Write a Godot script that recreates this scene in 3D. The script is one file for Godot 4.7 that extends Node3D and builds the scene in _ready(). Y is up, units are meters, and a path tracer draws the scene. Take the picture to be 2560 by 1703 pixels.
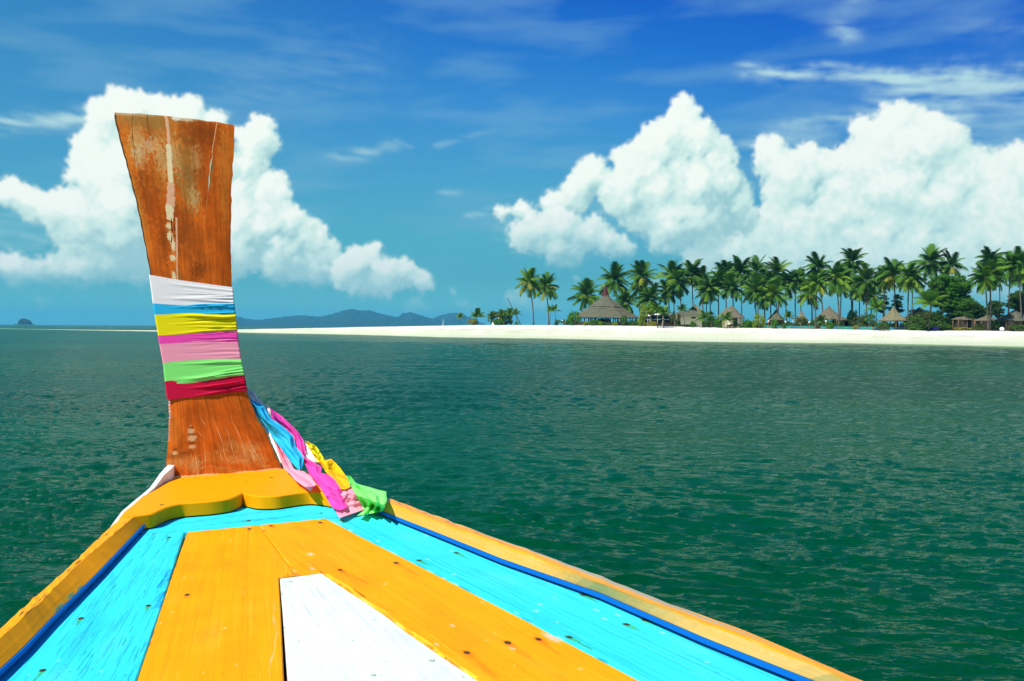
extends Node3D
# A longtail boat's bow with sashes round its stem post, looking over green water to a beach with palms.

const FPX := 2217.5            # focal length in pixels of the 2560 pixel wide photograph
const CAM_H := 2.0             # camera above the water
const DECK_H := 1.47           # deck above the water
var cam_b := Basis()
var rng := RandomNumberGenerator.new()
var used_names := {}
var mats := {}
var boat: Node3D
var boat_inv := Transform3D()
var cap_poly := PackedVector2Array()

func _ready() -> void:
	rng.seed = 7
	# ---------------------------------------------------------------- camera
	var pitch := atan((851.5 - 819.0) / FPX)
	cam_b = Basis(Vector3(1, 0, 0), -pitch) * Basis(Vector3(0, 0, 1), 0.0062)
	var cam := Camera3D.new()
	cam.name = "camera"
	cam.fov = rad_to_deg(2.0 * atan(851.5 / FPX))
	cam.near = 0.05
	cam.far = 20000.0
	cam.transform = Transform3D(cam_b, Vector3(0, CAM_H, 0))
	add_child(cam)
	cam.current = true
	# ---------------------------------------------------------------- sky, sun, air
	var env := Environment.new()
	env.background_mode = Environment.BG_SKY
	var pano := PanoramaSkyMaterial.new()
	pano.panorama = ImageTexture.create_from_image(make_sky())
	pano.energy_multiplier = 1.0
	var sky := Sky.new()
	sky.sky_material = pano
	env.sky = sky
	env.background_energy_multiplier = 0.68
	env.tonemap_mode = Environment.TONE_MAPPER_LINEAR
	env.tonemap_exposure = 1.47
	env.fog_enabled = true
	env.fog_density = 0.00015
	env.fog_light_color = Color(0.36, 0.80, 1.0)
	env.sdfgi_enabled = true
	env.ssao_enabled = true
	env.ssil_enabled = true
	var we := WorldEnvironment.new()
	we.name = "world"
	we.environment = env
	add_child(we)
	var sun := DirectionalLight3D.new()
	sun.name = "sun"
	sun.light_energy = 1.45
	sun.light_color = Color(1.0, 0.965, 0.9)
	sun.light_angular_distance = 0.5
	sun.shadow_enabled = true
	add_child(sun)
	sun.look_at_from_position(Vector3(-0.5, 1.0, 0.56), Vector3.ZERO, Vector3.UP)
	# ---------------------------------------------------------------- setting, then things
	make_materials()
	make_sea()
	make_beach()
	make_hills()
	make_boat()
	make_sashes()
	make_buildings()
	make_palms()
	make_plants()
	make_beach_things()

# ==================================================================== helpers
func ray(px: float, py: float) -> Vector3:
	return cam_b * Vector3((px - 1280.0) / FPX, -(py - 851.5) / FPX, -1.0)

func on_plane(px: float, py: float, y: float) -> Vector3:
	var d := ray(px, py)
	return Vector3(0, CAM_H, 0) + d * ((y - CAM_H) / d.y)

func at_depth(px: float, py: float, depth: float) -> Vector3:
	var d := ray(px, py)
	return Vector3(0, CAM_H, 0) + d * (depth / -d.z)

func numbered(called: String) -> String:
	if not used_names.has(called):
		used_names[called] = 0
		return called
	used_names[called] += 1
	return "%s_%03d" % [called, used_names[called]]

func tag(o: Node, label := "", category := "", group := "", kind := "") -> void:
	if label: o.set_meta("label", label)
	if category: o.set_meta("category", category)
	if group: o.set_meta("group", group)
	if kind: o.set_meta("kind", kind)

func thing(called: String, label: String, category: String, at := Vector3.ZERO, turn := 0.0, group := "") -> Node3D:
	var o := Node3D.new()
	o.name = numbered(called)
	add_child(o)
	o.position = at
	o.rotation.y = turn
	tag(o, label, category, group)
	return o

func put(called: String, mesh: Mesh, m: Material, parent: Node, xf := Transform3D()) -> MeshInstance3D:
	var o := MeshInstance3D.new()
	if parent == self:
		o.name = numbered(called)
	else:
		var n := called
		var k := 0
		while parent.has_node(NodePath(n)):
			k += 1
			n = "%s_%03d" % [called, k]
		o.name = n
	o.mesh = mesh
	o.material_override = m
	o.transform = xf
	parent.add_child(o, true)
	return o

func st_new(smooth := false) -> SurfaceTool:
	var st := SurfaceTool.new()
	st.begin(Mesh.PRIMITIVE_TRIANGLES)
	st.set_smooth_group(0 if smooth else -1)
	return st

func done(st: SurfaceTool) -> ArrayMesh:
	st.generate_normals()
	return st.commit()

func tri(st: SurfaceTool, a: Vector3, b: Vector3, c: Vector3) -> void:
	st.add_vertex(a); st.add_vertex(b); st.add_vertex(c)

func quad(st: SurfaceTool, a: Vector3, b: Vector3, c: Vector3, d: Vector3) -> void:
	tri(st, a, b, c); tri(st, a, c, d)

func quad_uv(st: SurfaceTool, p: Array, t: Array) -> void:
	for k in [0, 1, 2, 0, 2, 3]:
		st.set_uv(t[k]); st.add_vertex(p[k])

func box(st: SurfaceTool, c: Vector3, s: Vector3, b := Basis()) -> void:
	var h := s * 0.5
	var p := []
	for k in 8:
		p.append(c + b * Vector3(h.x * (1 if k & 1 else -1), h.y * (1 if k & 2 else -1), h.z * (1 if k & 4 else -1)))
	quad(st, p[4], p[6], p[7], p[5])
	quad(st, p[1], p[3], p[2], p[0])
	quad(st, p[0], p[2], p[6], p[4])
	quad(st, p[5], p[7], p[3], p[1])
	quad(st, p[6], p[2], p[3], p[7])
	quad(st, p[0], p[4], p[5], p[1])

# a tube through points with radii
func tube(st: SurfaceTool, pts: Array, radii: Array, sides := 6, cap := true) -> void:
	var rings := []
	for i in pts.size():
		var d: Vector3 = (pts[mini(i + 1, pts.size() - 1)] - pts[maxi(i - 1, 0)]).normalized()
		var a := d.cross(Vector3(0.31, 0.2, 0.93)).normalized()
		var b := d.cross(a).normalized()
		var ring := []
		for k in sides:
			var w := TAU * k / sides
			ring.append(pts[i] + (a * cos(w) + b * sin(w)) * radii[i])
		rings.append(ring)
	for i in pts.size() - 1:
		for k in sides:
			var k2 := (k + 1) % sides
			quad(st, rings[i][k], rings[i][k2], rings[i + 1][k2], rings[i + 1][k])
	if cap:
		for k in range(1, sides - 1):
			tri(st, rings[-1][0], rings[-1][k], rings[-1][k + 1])
			tri(st, rings[0][0], rings[0][k + 1], rings[0][k])

# lathe of (radius, y) points round the y axis
func lathe(st: SurfaceTool, prof: Array, sides := 16, off := Vector3.ZERO) -> void:
	for i in prof.size() - 1:
		for k in sides:
			var a := TAU * k / sides
			var b := TAU * (k + 1) / sides
			var p: Vector2 = prof[i]
			var q: Vector2 = prof[i + 1]
			var A := off + Vector3(cos(a) * p.x, p.y, sin(a) * p.x)
			var B := off + Vector3(cos(b) * p.x, p.y, sin(b) * p.x)
			var C := off + Vector3(cos(b) * q.x, q.y, sin(b) * q.x)
			var D := off + Vector3(cos(a) * q.x, q.y, sin(a) * q.x)
			if p.x < 1e-5: tri(st, A, D, C)
			elif q.x < 1e-5: tri(st, A, C, B)
			else: quad(st, A, D, C, B)

func lin(r: float, g: float, b: float) -> Color:
	return Color(r, g, b).linear_to_srgb()

func mat(c: Color, rough := 0.8, spec := 0.3) -> StandardMaterial3D:
	var m := StandardMaterial3D.new()
	m.albedo_color = c
	m.roughness = rough
	m.metallic_specular = spec
	return m

func noise(seed_: int, freq: float, octaves := 3) -> FastNoiseLite:
	var n := FastNoiseLite.new()
	n.seed = seed_
	n.noise_type = FastNoiseLite.TYPE_SIMPLEX_SMOOTH
	n.frequency = freq
	n.fractal_type = FastNoiseLite.FRACTAL_FBM
	n.fractal_octaves = octaves
	return n

func resample(a: Array, n: int) -> Array:
	var lens := [0.0]
	for i in range(1, a.size()):
		lens.append(lens[-1] + a[i].distance_to(a[i - 1]))
	var out := []
	var k := 0
	for i in n:
		var s: float = lens[-1] * i / (n - 1)
		while k < a.size() - 2 and lens[k + 1] < s: k += 1
		var f: float = (s - lens[k]) / maxf(lens[k + 1] - lens[k], 1e-9)
		out.append(a[k].lerp(a[k + 1], clampf(f, 0, 1)))
	return out

func table(t: Array, x: float) -> float:
	if x <= t[0][0]: return t[0][1]
	for i in t.size() - 1:
		if x <= t[i + 1][0]:
			return lerpf(t[i][1], t[i + 1][1], (x - t[i][0]) / (t[i + 1][0] - t[i][0]))
	return t[-1][1]

# ==================================================================== sky
const PW := 4096
const PH := 2048
var wx0 := 0
var wy0 := 0
var ww := 0
var wh := 0
var warp_x := PackedFloat32Array()
var warp_y := PackedFloat32Array()
var win := PackedFloat32Array()
var fine := PackedFloat32Array()
var haze_n: FastNoiseLite

func sky_px(px: float, py: float) -> Vector2:
	var d := ray(px, py).normalized()
	return Vector2((atan2(d.x, -d.z) / TAU + 0.5) * PW, (0.5 - asin(d.y) / PI) * PH)

func sky_base(az: float, el: float) -> Color:
	# clear air: teal near the horizon to deep blue above, deepest away from the sun
	var stops := [[-90.0, Color8(70, 150, 170)], [0.0, Color8(112, 196, 198)], [1.5, Color8(104, 192, 198)], [3.2, Color8(88, 176, 192)], [5.6, Color8(86, 176, 198)], [9.5, Color8(78, 164, 206)], [13.5, Color8(62, 145, 212)], [17.0, Color8(38, 121, 208)], [20.5, Color8(22, 98, 202)], [35.0, Color8(14, 78, 182)], [90.0, Color8(10, 60, 158)]]
	var c: Color = stops[-1][1]
	for i in stops.size() - 1:
		if el <= stops[i + 1][0]:
			c = stops[i][1].srgb_to_linear().lerp(stops[i + 1][1].srgb_to_linear(), clampf((el - stops[i][0]) / (stops[i + 1][0] - stops[i][0]), 0, 1))
			break
	var side := cos(deg_to_rad(az - 62.0))          # away from the sun the air is deeper
	var hi := smoothstep(4.0, 16.0, el)
	c = c.lerp(Color(c.r * 0.25, c.g * 0.52, c.b * 0.95), hi * smoothstep(0.45, 1.0, side) * 0.85)
	c = c.lerp(Color8(70, 150, 182).srgb_to_linear(), hi * smoothstep(0.62, -0.1, side) * 0.5)
	var s := haze_n.get_noise_2d(az * 0.45 + el * 0.25, el * 2.2 - az * 0.12)
	c = c.lerp(Color(0.22, 0.47, 0.66), clampf(s * 0.5 + 0.06, 0.0, 0.3) * smoothstep(1.0, 8.0, el) * smoothstep(40.0, 18.0, el))
	return c

func make_sky() -> Image:
	haze_n = noise(5, 0.16, 4)
	# everywhere: clear air with far cumulus round the horizon
	var lw := 1024
	var lh := 512
	var low := PackedFloat32Array()
	low.resize(lw * lh * 3)
	var cn := noise(41, 1.0, 5)
	for y in lh:
		var el := (0.5 - (y + 0.5) / lh) * 180.0
		for x in lw:
			var az := ((x + 0.5) / lw - 0.5) * 360.0
			var c := sky_base(az, el)
			if el > 0.5 and el < 34.0:
				var a := deg_to_rad(az)
				var v := cn.get_noise_3d(cos(a) * 3.0, el * 0.13, sin(a) * 3.0) + 0.12 - absf(el - 7.0) * 0.026
				var m := smoothstep(0.0, 0.14, v)
				c = c.lerp(Color(0.40, 0.64, 0.66).lerp(Color(0.93, 1.0, 0.93), smoothstep(0.02, 0.3, v)), m * 0.95 * smoothstep(0.5, 5.0, el))
			var k := (y * lw + x) * 3
			low[k] = c.r; low[k + 1] = c.g; low[k + 2] = c.b
	var im := Image.create_from_data(lw, lh, false, Image.FORMAT_RGBF, low.to_byte_array())
	im.resize(PW, PH, Image.INTERPOLATE_BILINEAR)
	# the part with the big cumulus towers, finer
	wx0 = int((-40.0 / 360.0 + 0.5) * PW)
	ww = int(80.0 / 360.0 * PW)
	wy0 = int((0.5 - 30.0 / 180.0) * PH)
	wh = int(31.0 / 180.0 * PH)
	win.resize(ww * wh * 3)
	warp_x.resize(ww * wh); warp_y.resize(ww * wh); fine.resize(ww * wh)
	var n1 := noise(11, 0.09, 4)
	var n2 := noise(12, 0.09, 4)
	var n3 := noise(13, 0.16, 4)
	var k := 0
	for y in wh:
		var el := (0.5 - (wy0 + y + 0.5) / PH) * 180.0
		for x in ww:
			var az := ((wx0 + x + 0.5) / PW - 0.5) * 360.0
			var c := sky_base(az, el)
			win[k * 3] = c.r; win[k * 3 + 1] = c.g; win[k * 3 + 2] = c.b
			warp_x[k] = n1.get_noise_2d(x, y); warp_y[k] = n2.get_noise_2d(x, y); fine[k] = n3.get_noise_2d(x, y)
			k += 1
	wisps()
	cumulus([[1290, 752, 24], [1325, 762, 22], [1365, 770, 18], [1040, 770, 22], [1075, 778, 16], [1160, 768, 18], [1195, 780, 14], [1010, 790, 12], [1130, 730, 13], [1640, 725, 26], [1620, 745, 20], [100, 760, 18], [560, 772, 16], [1265, 735, 10], [1440, 700, 12]], 800.0, 70.0, 3, 0.42, 0.3)
	cumulus([[310, 275, 52], [265, 312, 46], [372, 300, 52], [440, 302, 54], [462, 278, 30], [515, 335, 46], [228, 385, 44], [250, 455, 58], [325, 405, 80], [425, 425, 90], [525, 435, 80], [640, 352, 46], [672, 362, 24], [612, 420, 46], [600, 505, 58], [682, 488, 42], [664, 455, 26], [640, 565, 70], [725, 560, 50], [775, 605, 44], [822, 640, 36], [705, 655, 60], [785, 680, 42], [565, 622, 80], [440, 605, 90], [320, 565, 90], [222, 545, 58], [150, 532, 42], [100, 520, 36], [58, 500, 28], [20, 478, 28], [182, 592, 42], [242, 640, 44], [302, 662, 50], [362, 692, 40], [60, 690, 40], [20, 668, 34], [130, 682, 34], [202, 690, 40], [150, 628, 14], [172, 664, 20], [560, 292, 6]], 752.0, 75.0, 21, 1.0, 0.85)
	cumulus([[890, 662, 38], [930, 632, 26], [925, 618, 14], [962, 690, 38], [1012, 682, 33], [1050, 702, 30], [1076, 704, 15], [902, 712, 33], [962, 728, 24], [850, 690, 34], [1005, 655, 14]], 765.0, 40.0, 33, 0.95, 0.8)
	cumulus([[1920, 372, 34], [1932, 402, 46], [2002, 405, 42], [1982, 455, 66], [2078, 425, 44], [2250, 362, 72], [2200, 345, 55], [2320, 368, 66], [2150, 425, 58], [2402, 425, 58], [2440, 442, 48], [2532, 405, 36], [2570, 420, 50], [2502, 475, 60], [1862, 605, 58], [1932, 565, 48], [2002, 565, 56], [2100, 540, 80], [2240, 500, 110], [2350, 540, 100], [2480, 560, 90], [1950, 645, 60], [2060, 645, 80], [2200, 640, 90], [2340, 640, 90], [2480, 650, 90], [2570, 560, 90], [1840, 612, 28], [2640, 480, 90], [2680, 600, 120], [2600, 680, 90], [1890, 680, 40], [1990, 700, 50], [1820, 720, 30]], 800.0, 130.0, 45, 0.97, 0.55, 0.7)
	cumulus([[1850, 600, 60], [1870, 650, 80], [1800, 650, 70], [1930, 690, 70], [1760, 690, 60], [2200, 700, 90], [2400, 700, 90], [2040, 720, 60]], 790.0, 150.0, 49, 0.75, 0.4, 1.0)
	cumulus([[1702, 268, 26], [1716, 300, 38], [1682, 335, 52], [1642, 375, 55], [1742, 355, 46], [1792, 358, 26], [1805, 402, 36], [1602, 425, 55], [1562, 405, 36], [1482, 435, 40], [1452, 465, 36], [1552, 485, 58], [1652, 485, 90], [1752, 475, 80], [1842, 515, 46], [1860, 552, 34], [1762, 565, 66], [1680, 575, 66], [1432, 505, 36], [1382, 512, 32], [1302, 527, 26], [1250, 532, 20], [1600, 540, 50]], 690.0, 110.0, 57, 1.0, 0.75, 0.55)
	cumulus([[1302, 592, 38], [1352, 582, 44], [1402, 572, 48], [1462, 592, 46], [1522, 605, 34], [1382, 632, 36], [1425, 652, 30], [1560, 620, 26]], 690.0, 75.0, 63, 0.85, 0.7, 0.8)
	# blend it in
	k = 0
	for y in wh:
		var fy := smoothstep(0.0, 40.0, y)
		for x in ww:
			var f := fy * smoothstep(0.0, 50.0, minf(x, ww - 1 - x))
			var o := im.get_pixel(wx0 + x, wy0 + y)
			im.set_pixel(wx0 + x, wy0 + y, o.lerp(Color(win[k * 3], win[k * 3 + 1], win[k * 3 + 2]), f))
			k += 1
	# the panorama begins straight ahead: turn it by half
	var turned := Image.create_empty(PW, PH, false, Image.FORMAT_RGBF)
	turned.blit_rect(im, Rect2i(0, 0, PW / 2, PH), Vector2i(PW / 2, 0))
	turned.blit_rect(im, Rect2i(PW / 2, 0, PW / 2, PH), Vector2i(0, 0))
	return turned

func blur(a: PackedFloat32Array, r: int, x0: int, y0: int, x1: int, y1: int) -> PackedFloat32Array:
	var t := a.duplicate()
	var o := a.duplicate()
	var w := float(2 * r + 1)
	for y in range(y0, y1):
		var s := 0.0
		for x in range(x0 - r, x0 + r): s += a[y * ww + clampi(x, 0, ww - 1)]
		for x in range(x0, x1):
			s += a[y * ww + mini(x + r, ww - 1)]
			t[y * ww + x] = s / w
			s -= a[y * ww + maxi(x - r, 0)]
	for x in range(x0, x1):
		var s := 0.0
		for y in range(y0 - r, y0 + r): s += t[clampi(y, 0, wh - 1) * ww + x]
		for y in range(y0, y1):
			s += t[mini(y + r, wh - 1) * ww + x]
			o[y * ww + x] = s / w
			s -= t[maxi(y - r, 0) * ww + x]
	return o

# heaped cloud: puffs upon puffs, seen from the side and lit from the upper left
func cumulus(puffs: Array, base_py: float, fade: float, sd: int, opacity: float, contrast: float, feather := 0.58) -> void:
	var r := RandomNumberGenerator.new()
	r.seed = sd
	var sc := 0.294
	var all := []
	for p in puffs:
		var c := sky_px(p[0], p[1]) - Vector2(wx0, wy0)
		var R: float = p[2] * sc * 0.93
		var z := r.randf_range(-0.3, 0.3) * R
		all.append([c.x, c.y, z, R])
		for i in (14 if R > 5 else 6):
			var th := r.randf() * TAU
			var ph := acos(r.randf_range(0.0, 1.0))
			var d := Vector3(cos(th) * sin(ph), sin(th) * sin(ph) - 0.15, cos(ph))
			var q := R * r.randf_range(0.22, 0.5)
			var cc := Vector3(c.x, c.y, z) + d * R * 0.86
			all.append([cc.x, cc.y, cc.z, q])
			if q < 2.0: continue
			for j in 6:
				th = r.randf() * TAU
				ph = acos(r.randf_range(0.0, 1.0))
				d = Vector3(cos(th) * sin(ph), sin(th) * sin(ph) - 0.2, cos(ph))
				var c3 := cc + d * q * 0.85
				all.append([c3.x, c3.y, c3.z, q * r.randf_range(0.28, 0.55)])
	var H := PackedFloat32Array()
	H.resize(ww * wh)
	H.fill(-40.0)
	var M := PackedFloat32Array()
	M.resize(ww * wh)
	var bx0 := ww; var by0 := wh; var bx1 := 0; var by1 := 0
	for s in all:
		var R: float = s[3]
		var wa := minf(R * 0.5, 5.0) + 1.0
		var x0 := clampi(int(s[0] - R - wa), 1, ww - 2); var x1 := clampi(int(s[0] + R + wa) + 1, 1, ww - 2)
		var y0 := clampi(int(s[1] - R - wa), 1, wh - 2); var y1 := clampi(int(s[1] + R + wa) + 1, 1, wh - 2)
		bx0 = mini(bx0, x0); bx1 = maxi(bx1, x1); by0 = mini(by0, y0); by1 = maxi(by1, y1)
		var R2 := R * R
		for y in range(y0, y1):
			for x in range(x0, x1):
				var k := y * ww + x
				var dx: float = x + warp_x[k] * wa - s[0]
				var dy: float = y + warp_y[k] * wa - s[1]
				var q := R2 - dx * dx - dy * dy
				if q > 0.0:
					var h: float = s[2] + sqrt(q)
					if h > H[k]: H[k] = h
					M[k] = 1.0
	bx0 = maxi(bx0 - 14, 3); by0 = maxi(by0 - 14, 3); bx1 = mini(bx1 + 14, ww - 3); by1 = mini(by1 + 14, wh - 3)
	for y in range(by0, by1):
		for x in range(bx0, bx1):
			var k := y * ww + x
			if M[k] < 0.5: H[k] = -12.0
	var Ms := blur(M, 2, bx0, by0, bx1, by1)
	var Mw := blur(M, 5, bx0, by0, bx1, by1)
	var Hs := blur(H, 1, bx0, by0, bx1, by1)
	var Hm := blur(H, 4, bx0, by0, bx1, by1)
	var HL := blur(Hm, 14, bx0, by0, bx1, by1)
	var base := sky_px(1280, base_py).y - wy0
	var fd := fade * sc
	var shade := Color(0.36, 0.63, 0.66)
	var mid := Color(0.66, 0.89, 0.83)
	var bright := Color(0.96, 1.02, 0.95)
	for y in range(by0, by1):
		for x in range(bx0, bx1):
			var k := y * ww + x
			var soft := clampf((y - base + fd * 2.2) / (fd * 2.2), 0.0, 1.0)
			var mk := lerpf(Ms[k], Mw[k], minf(1.0, feather + 0.6 * soft))
			var a := smoothstep(0.16, lerpf(0.74, 0.95, soft), mk + (fine[k] * 0.55 + warp_x[k] * 0.3 * soft) * (1.0 - absf(mk * 2.0 - 1.0)))
			if a <= 0.0: continue
			var gx := (Hs[k + 1] - Hs[k - 1]) * 0.16 + (Hm[k + 1] - Hm[k - 1]) * 0.4 + (HL[k + 2] - HL[k - 2]) * 0.35
			var gy := (Hs[k + ww] - Hs[k - ww]) * 0.16 + (Hm[k + ww] - Hm[k - ww]) * 0.4 + (HL[k + 2 * ww] - HL[k - 2 * ww]) * 0.35
			var n := Vector3(-gx, -gy, 1.0).normalized()
			var L := n.dot(Vector3(-0.42, -0.70, 0.58))
			var ao := clampf((Hs[k] - HL[k]) / 12.0, -1.0, 1.0)
			var low := clampf((base - y) / (fd * 2.6 + 20.0), 0.0, 1.0)
			var b := 0.47 + 0.62 * (L - 0.5) * contrast + 0.34 * ao * contrast + 0.34 * (low - 0.5) + fine[k] * 0.16
			b = clampf(b, 0.0, 1.0)
			var c := shade.lerp(mid, smoothstep(0.0, 0.5, b)).lerp(bright, smoothstep(0.42, 0.86, b))
			a *= opacity * smoothstep(base + warp_y[k] * 8.0, base - fd + warp_x[k] * 8.0, y)
			var hz := smoothstep(wh - 5.0, wh - 90.0, y)
			c = Color(0.42, 0.68, 0.70).lerp(c, 0.35 + 0.65 * hz)
			win[k * 3] = lerpf(win[k * 3], c.r, a)
			win[k * 3 + 1] = lerpf(win[k * 3 + 1], c.g, a)
			win[k * 3 + 2] = lerpf(win[k * 3 + 2], c.b, a)

# thin high streaks
func wisps() -> void:
	var strokes := [[[1870, 172], [1960, 188], [2060, 172], [2180, 190], [2300, 200], [2420, 205], 16, 0.8], [[2260, 200], [2400, 196], [2600, 210], 30, 0.6], [[2240, 250], [2400, 232], [2600, 226], 40, 0.55], [[2100, 70], [2120, 85], 16, 0.5], [[2095, 45], [2135, 10], 22, 0.25], [[1940, 322], [2040, 304], [2180, 290], 20, 0.42], [[1860, 358], [1960, 350], [2070, 345], 14, 0.4], [[-40, 312], [80, 303], [170, 298], [250, 284], 17, 0.75], [[840, 388], [910, 382], [970, 366], 14, 0.42], [[1090, 362], [1150, 345], [1230, 322], 7, 0.25], [[990, 350], [1025, 366], 5, 0.2], [[1300, 560], [1500, 545], 40, 0.3], [[2380, 330], [2600, 320], 60, 0.3], [[-40, 560], [160, 545], 60, 0.3], [[600, 210], [900, 150], 50, 0.10], [[1105, 482], [1140, 478], 8, 0.35], [[1175, 535], [1215, 528], 9, 0.4], [[60, 600], [95, 606], 9, 0.5], [[2370, 300], [2420, 292], 12, 0.6], [[530, 272], [565, 285], 7, 0.6], [[2400, 60], [2560, 90], 26, 0.12]]
	var sn := noise(77, 0.05, 4)
	for s in strokes:
		var pts := []
		for i in s.size() - 2: pts.append(sky_px(s[i][0], s[i][1]) - Vector2(wx0, wy0))
		var wd: float = s[-2] * 0.294
		var lo: Vector2 = pts[0]; var hi: Vector2 = pts[0]
		for p in pts: lo = lo.min(p); hi = hi.max(p)
		for y in range(maxi(0, int(lo.y - wd * 3)), mini(wh, int(hi.y + wd * 3))):
			for x in range(maxi(0, int(lo.x - wd * 4)), mini(ww, int(hi.x + wd * 4))):
				var k := y * ww + x
				var q := Vector2(x + warp_x[k] * wd * 0.5, y + warp_y[k] * wd * 0.45)
				var best := 1e9
				for i in pts.size() - 1:
					var c := Geometry2D.get_closest_point_to_segment(q, pts[i], pts[i + 1]) - q
					best = minf(best, (c * Vector2(0.6, 1.0)).length())
				var a := exp(-best * best / (wd * wd)) * float(s[-1])
				a *= clampf(0.66 + 1.1 * sn.get_noise_2d(x * 0.32 + y * 0.5, y * 2.6 - x * 0.4), 0.0, 1.15)
				a = clampf(a, 0.0, 0.85)
				win[k * 3] = lerpf(win[k * 3], 0.52, a); win[k * 3 + 1] = lerpf(win[k * 3 + 1], 0.78, a); win[k * 3 + 2] = lerpf(win[k * 3 + 2], 0.80, a)

# ==================================================================== materials
func make_materials() -> void:
	mats.frond = []
	for c in [lin(0.055, 0.145, 0.018), lin(0.042, 0.115, 0.018), lin(0.10, 0.20, 0.02), lin(0.19, 0.22, 0.03), lin(0.04, 0.108, 0.018)]:
		var m := mat(c, 0.6, 0.16)
		m.backlight_enabled = true
		m.backlight = Color(c.r * 0.6, c.g * 0.7, c.b * 0.4)
		mats.frond.append(m)
	mats.trunk = speckled(lin(0.06, 0.058, 0.045), lin(0.14, 0.13, 0.105), 3)
	mats.bark = speckled(lin(0.16, 0.14, 0.11), lin(0.3, 0.28, 0.24), 4)
	mats.coconut = mat(lin(0.12, 0.13, 0.03), 0.6)
	mats.thatch = []
	for k in 3:
		mats.thatch.append(speckled([lin(0.075, 0.08, 0.056), lin(0.10, 0.094, 0.064), lin(0.135, 0.13, 0.075)][k], [lin(0.14, 0.145, 0.105), lin(0.18, 0.165, 0.12), lin(0.21, 0.20, 0.13)][k], 20 + k))
	mats.wood_dark = mat(lin(0.05, 0.04, 0.03), 0.8)
	mats.wood = mat(lin(0.16, 0.11, 0.07), 0.8)
	mats.cream = mat(lin(0.66, 0.64, 0.46), 0.85)
	mats.spire = mat(lin(0.07, 0.022, 0.03), 0.7)
	mats.white = mat(lin(0.8, 0.8, 0.8), 0.5)
	mats.turq = mat(lin(0.025, 0.24, 0.22), 0.7)
	mats.blue = mat(lin(0.02, 0.12, 0.5), 0.5)

func speckled(a: Color, b: Color, sd: int) -> StandardMaterial3D:
	var n := noise(sd, 0.09, 4)
	var im := n.get_seamless_image(128, 128)
	im.convert(Image.FORMAT_RGB8)
	for y in 128:
		for x in 128:
			im.set_pixel(x, y, a.lerp(b, im.get_pixel(x, y).r))
	var m := mat(Color.WHITE, 0.9, 0.15)
	m.albedo_texture = ImageTexture.create_from_image(im)
	m.uv1_triplanar = true
	m.uv1_scale = Vector3(0.35, 0.9, 0.35)
	return m

# ==================================================================== sea
var wave_a: FastNoiseLite
var wave_b: FastNoiseLite
var wave_c: FastNoiseLite
func wave(x: float, z: float, d: float) -> float:
	var x2 := x * 0.985 + z * 0.17
	var z2 := z * 0.985 - x * 0.17
	var h := 0.0
	var gust := 1.0 + 0.55 * wave_c.get_noise_2d(x * 0.045 + 50.0, z * 0.08)
	var wx := wave_c.get_noise_2d(x * 0.35, z * 0.35) * 0.6
	h += wave_c.get_noise_2d(x2 * 0.16, z2 * 0.42) * 0.03 * smoothstep(700.0, 150.0, d)
	h += (0.5 - absf(wave_a.get_noise_2d(x2 * 0.85 + wx, z2 * 3.1 + wx))) * 0.046 * gust * smoothstep(170.0, 60.0, d)
	h += wave_b.get_noise_2d(x * 1.9 - wx, z * 7.6 + x * 0.9) * 0.013 * gust * smoothstep(60.0, 15.0, d)
	return h

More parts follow.
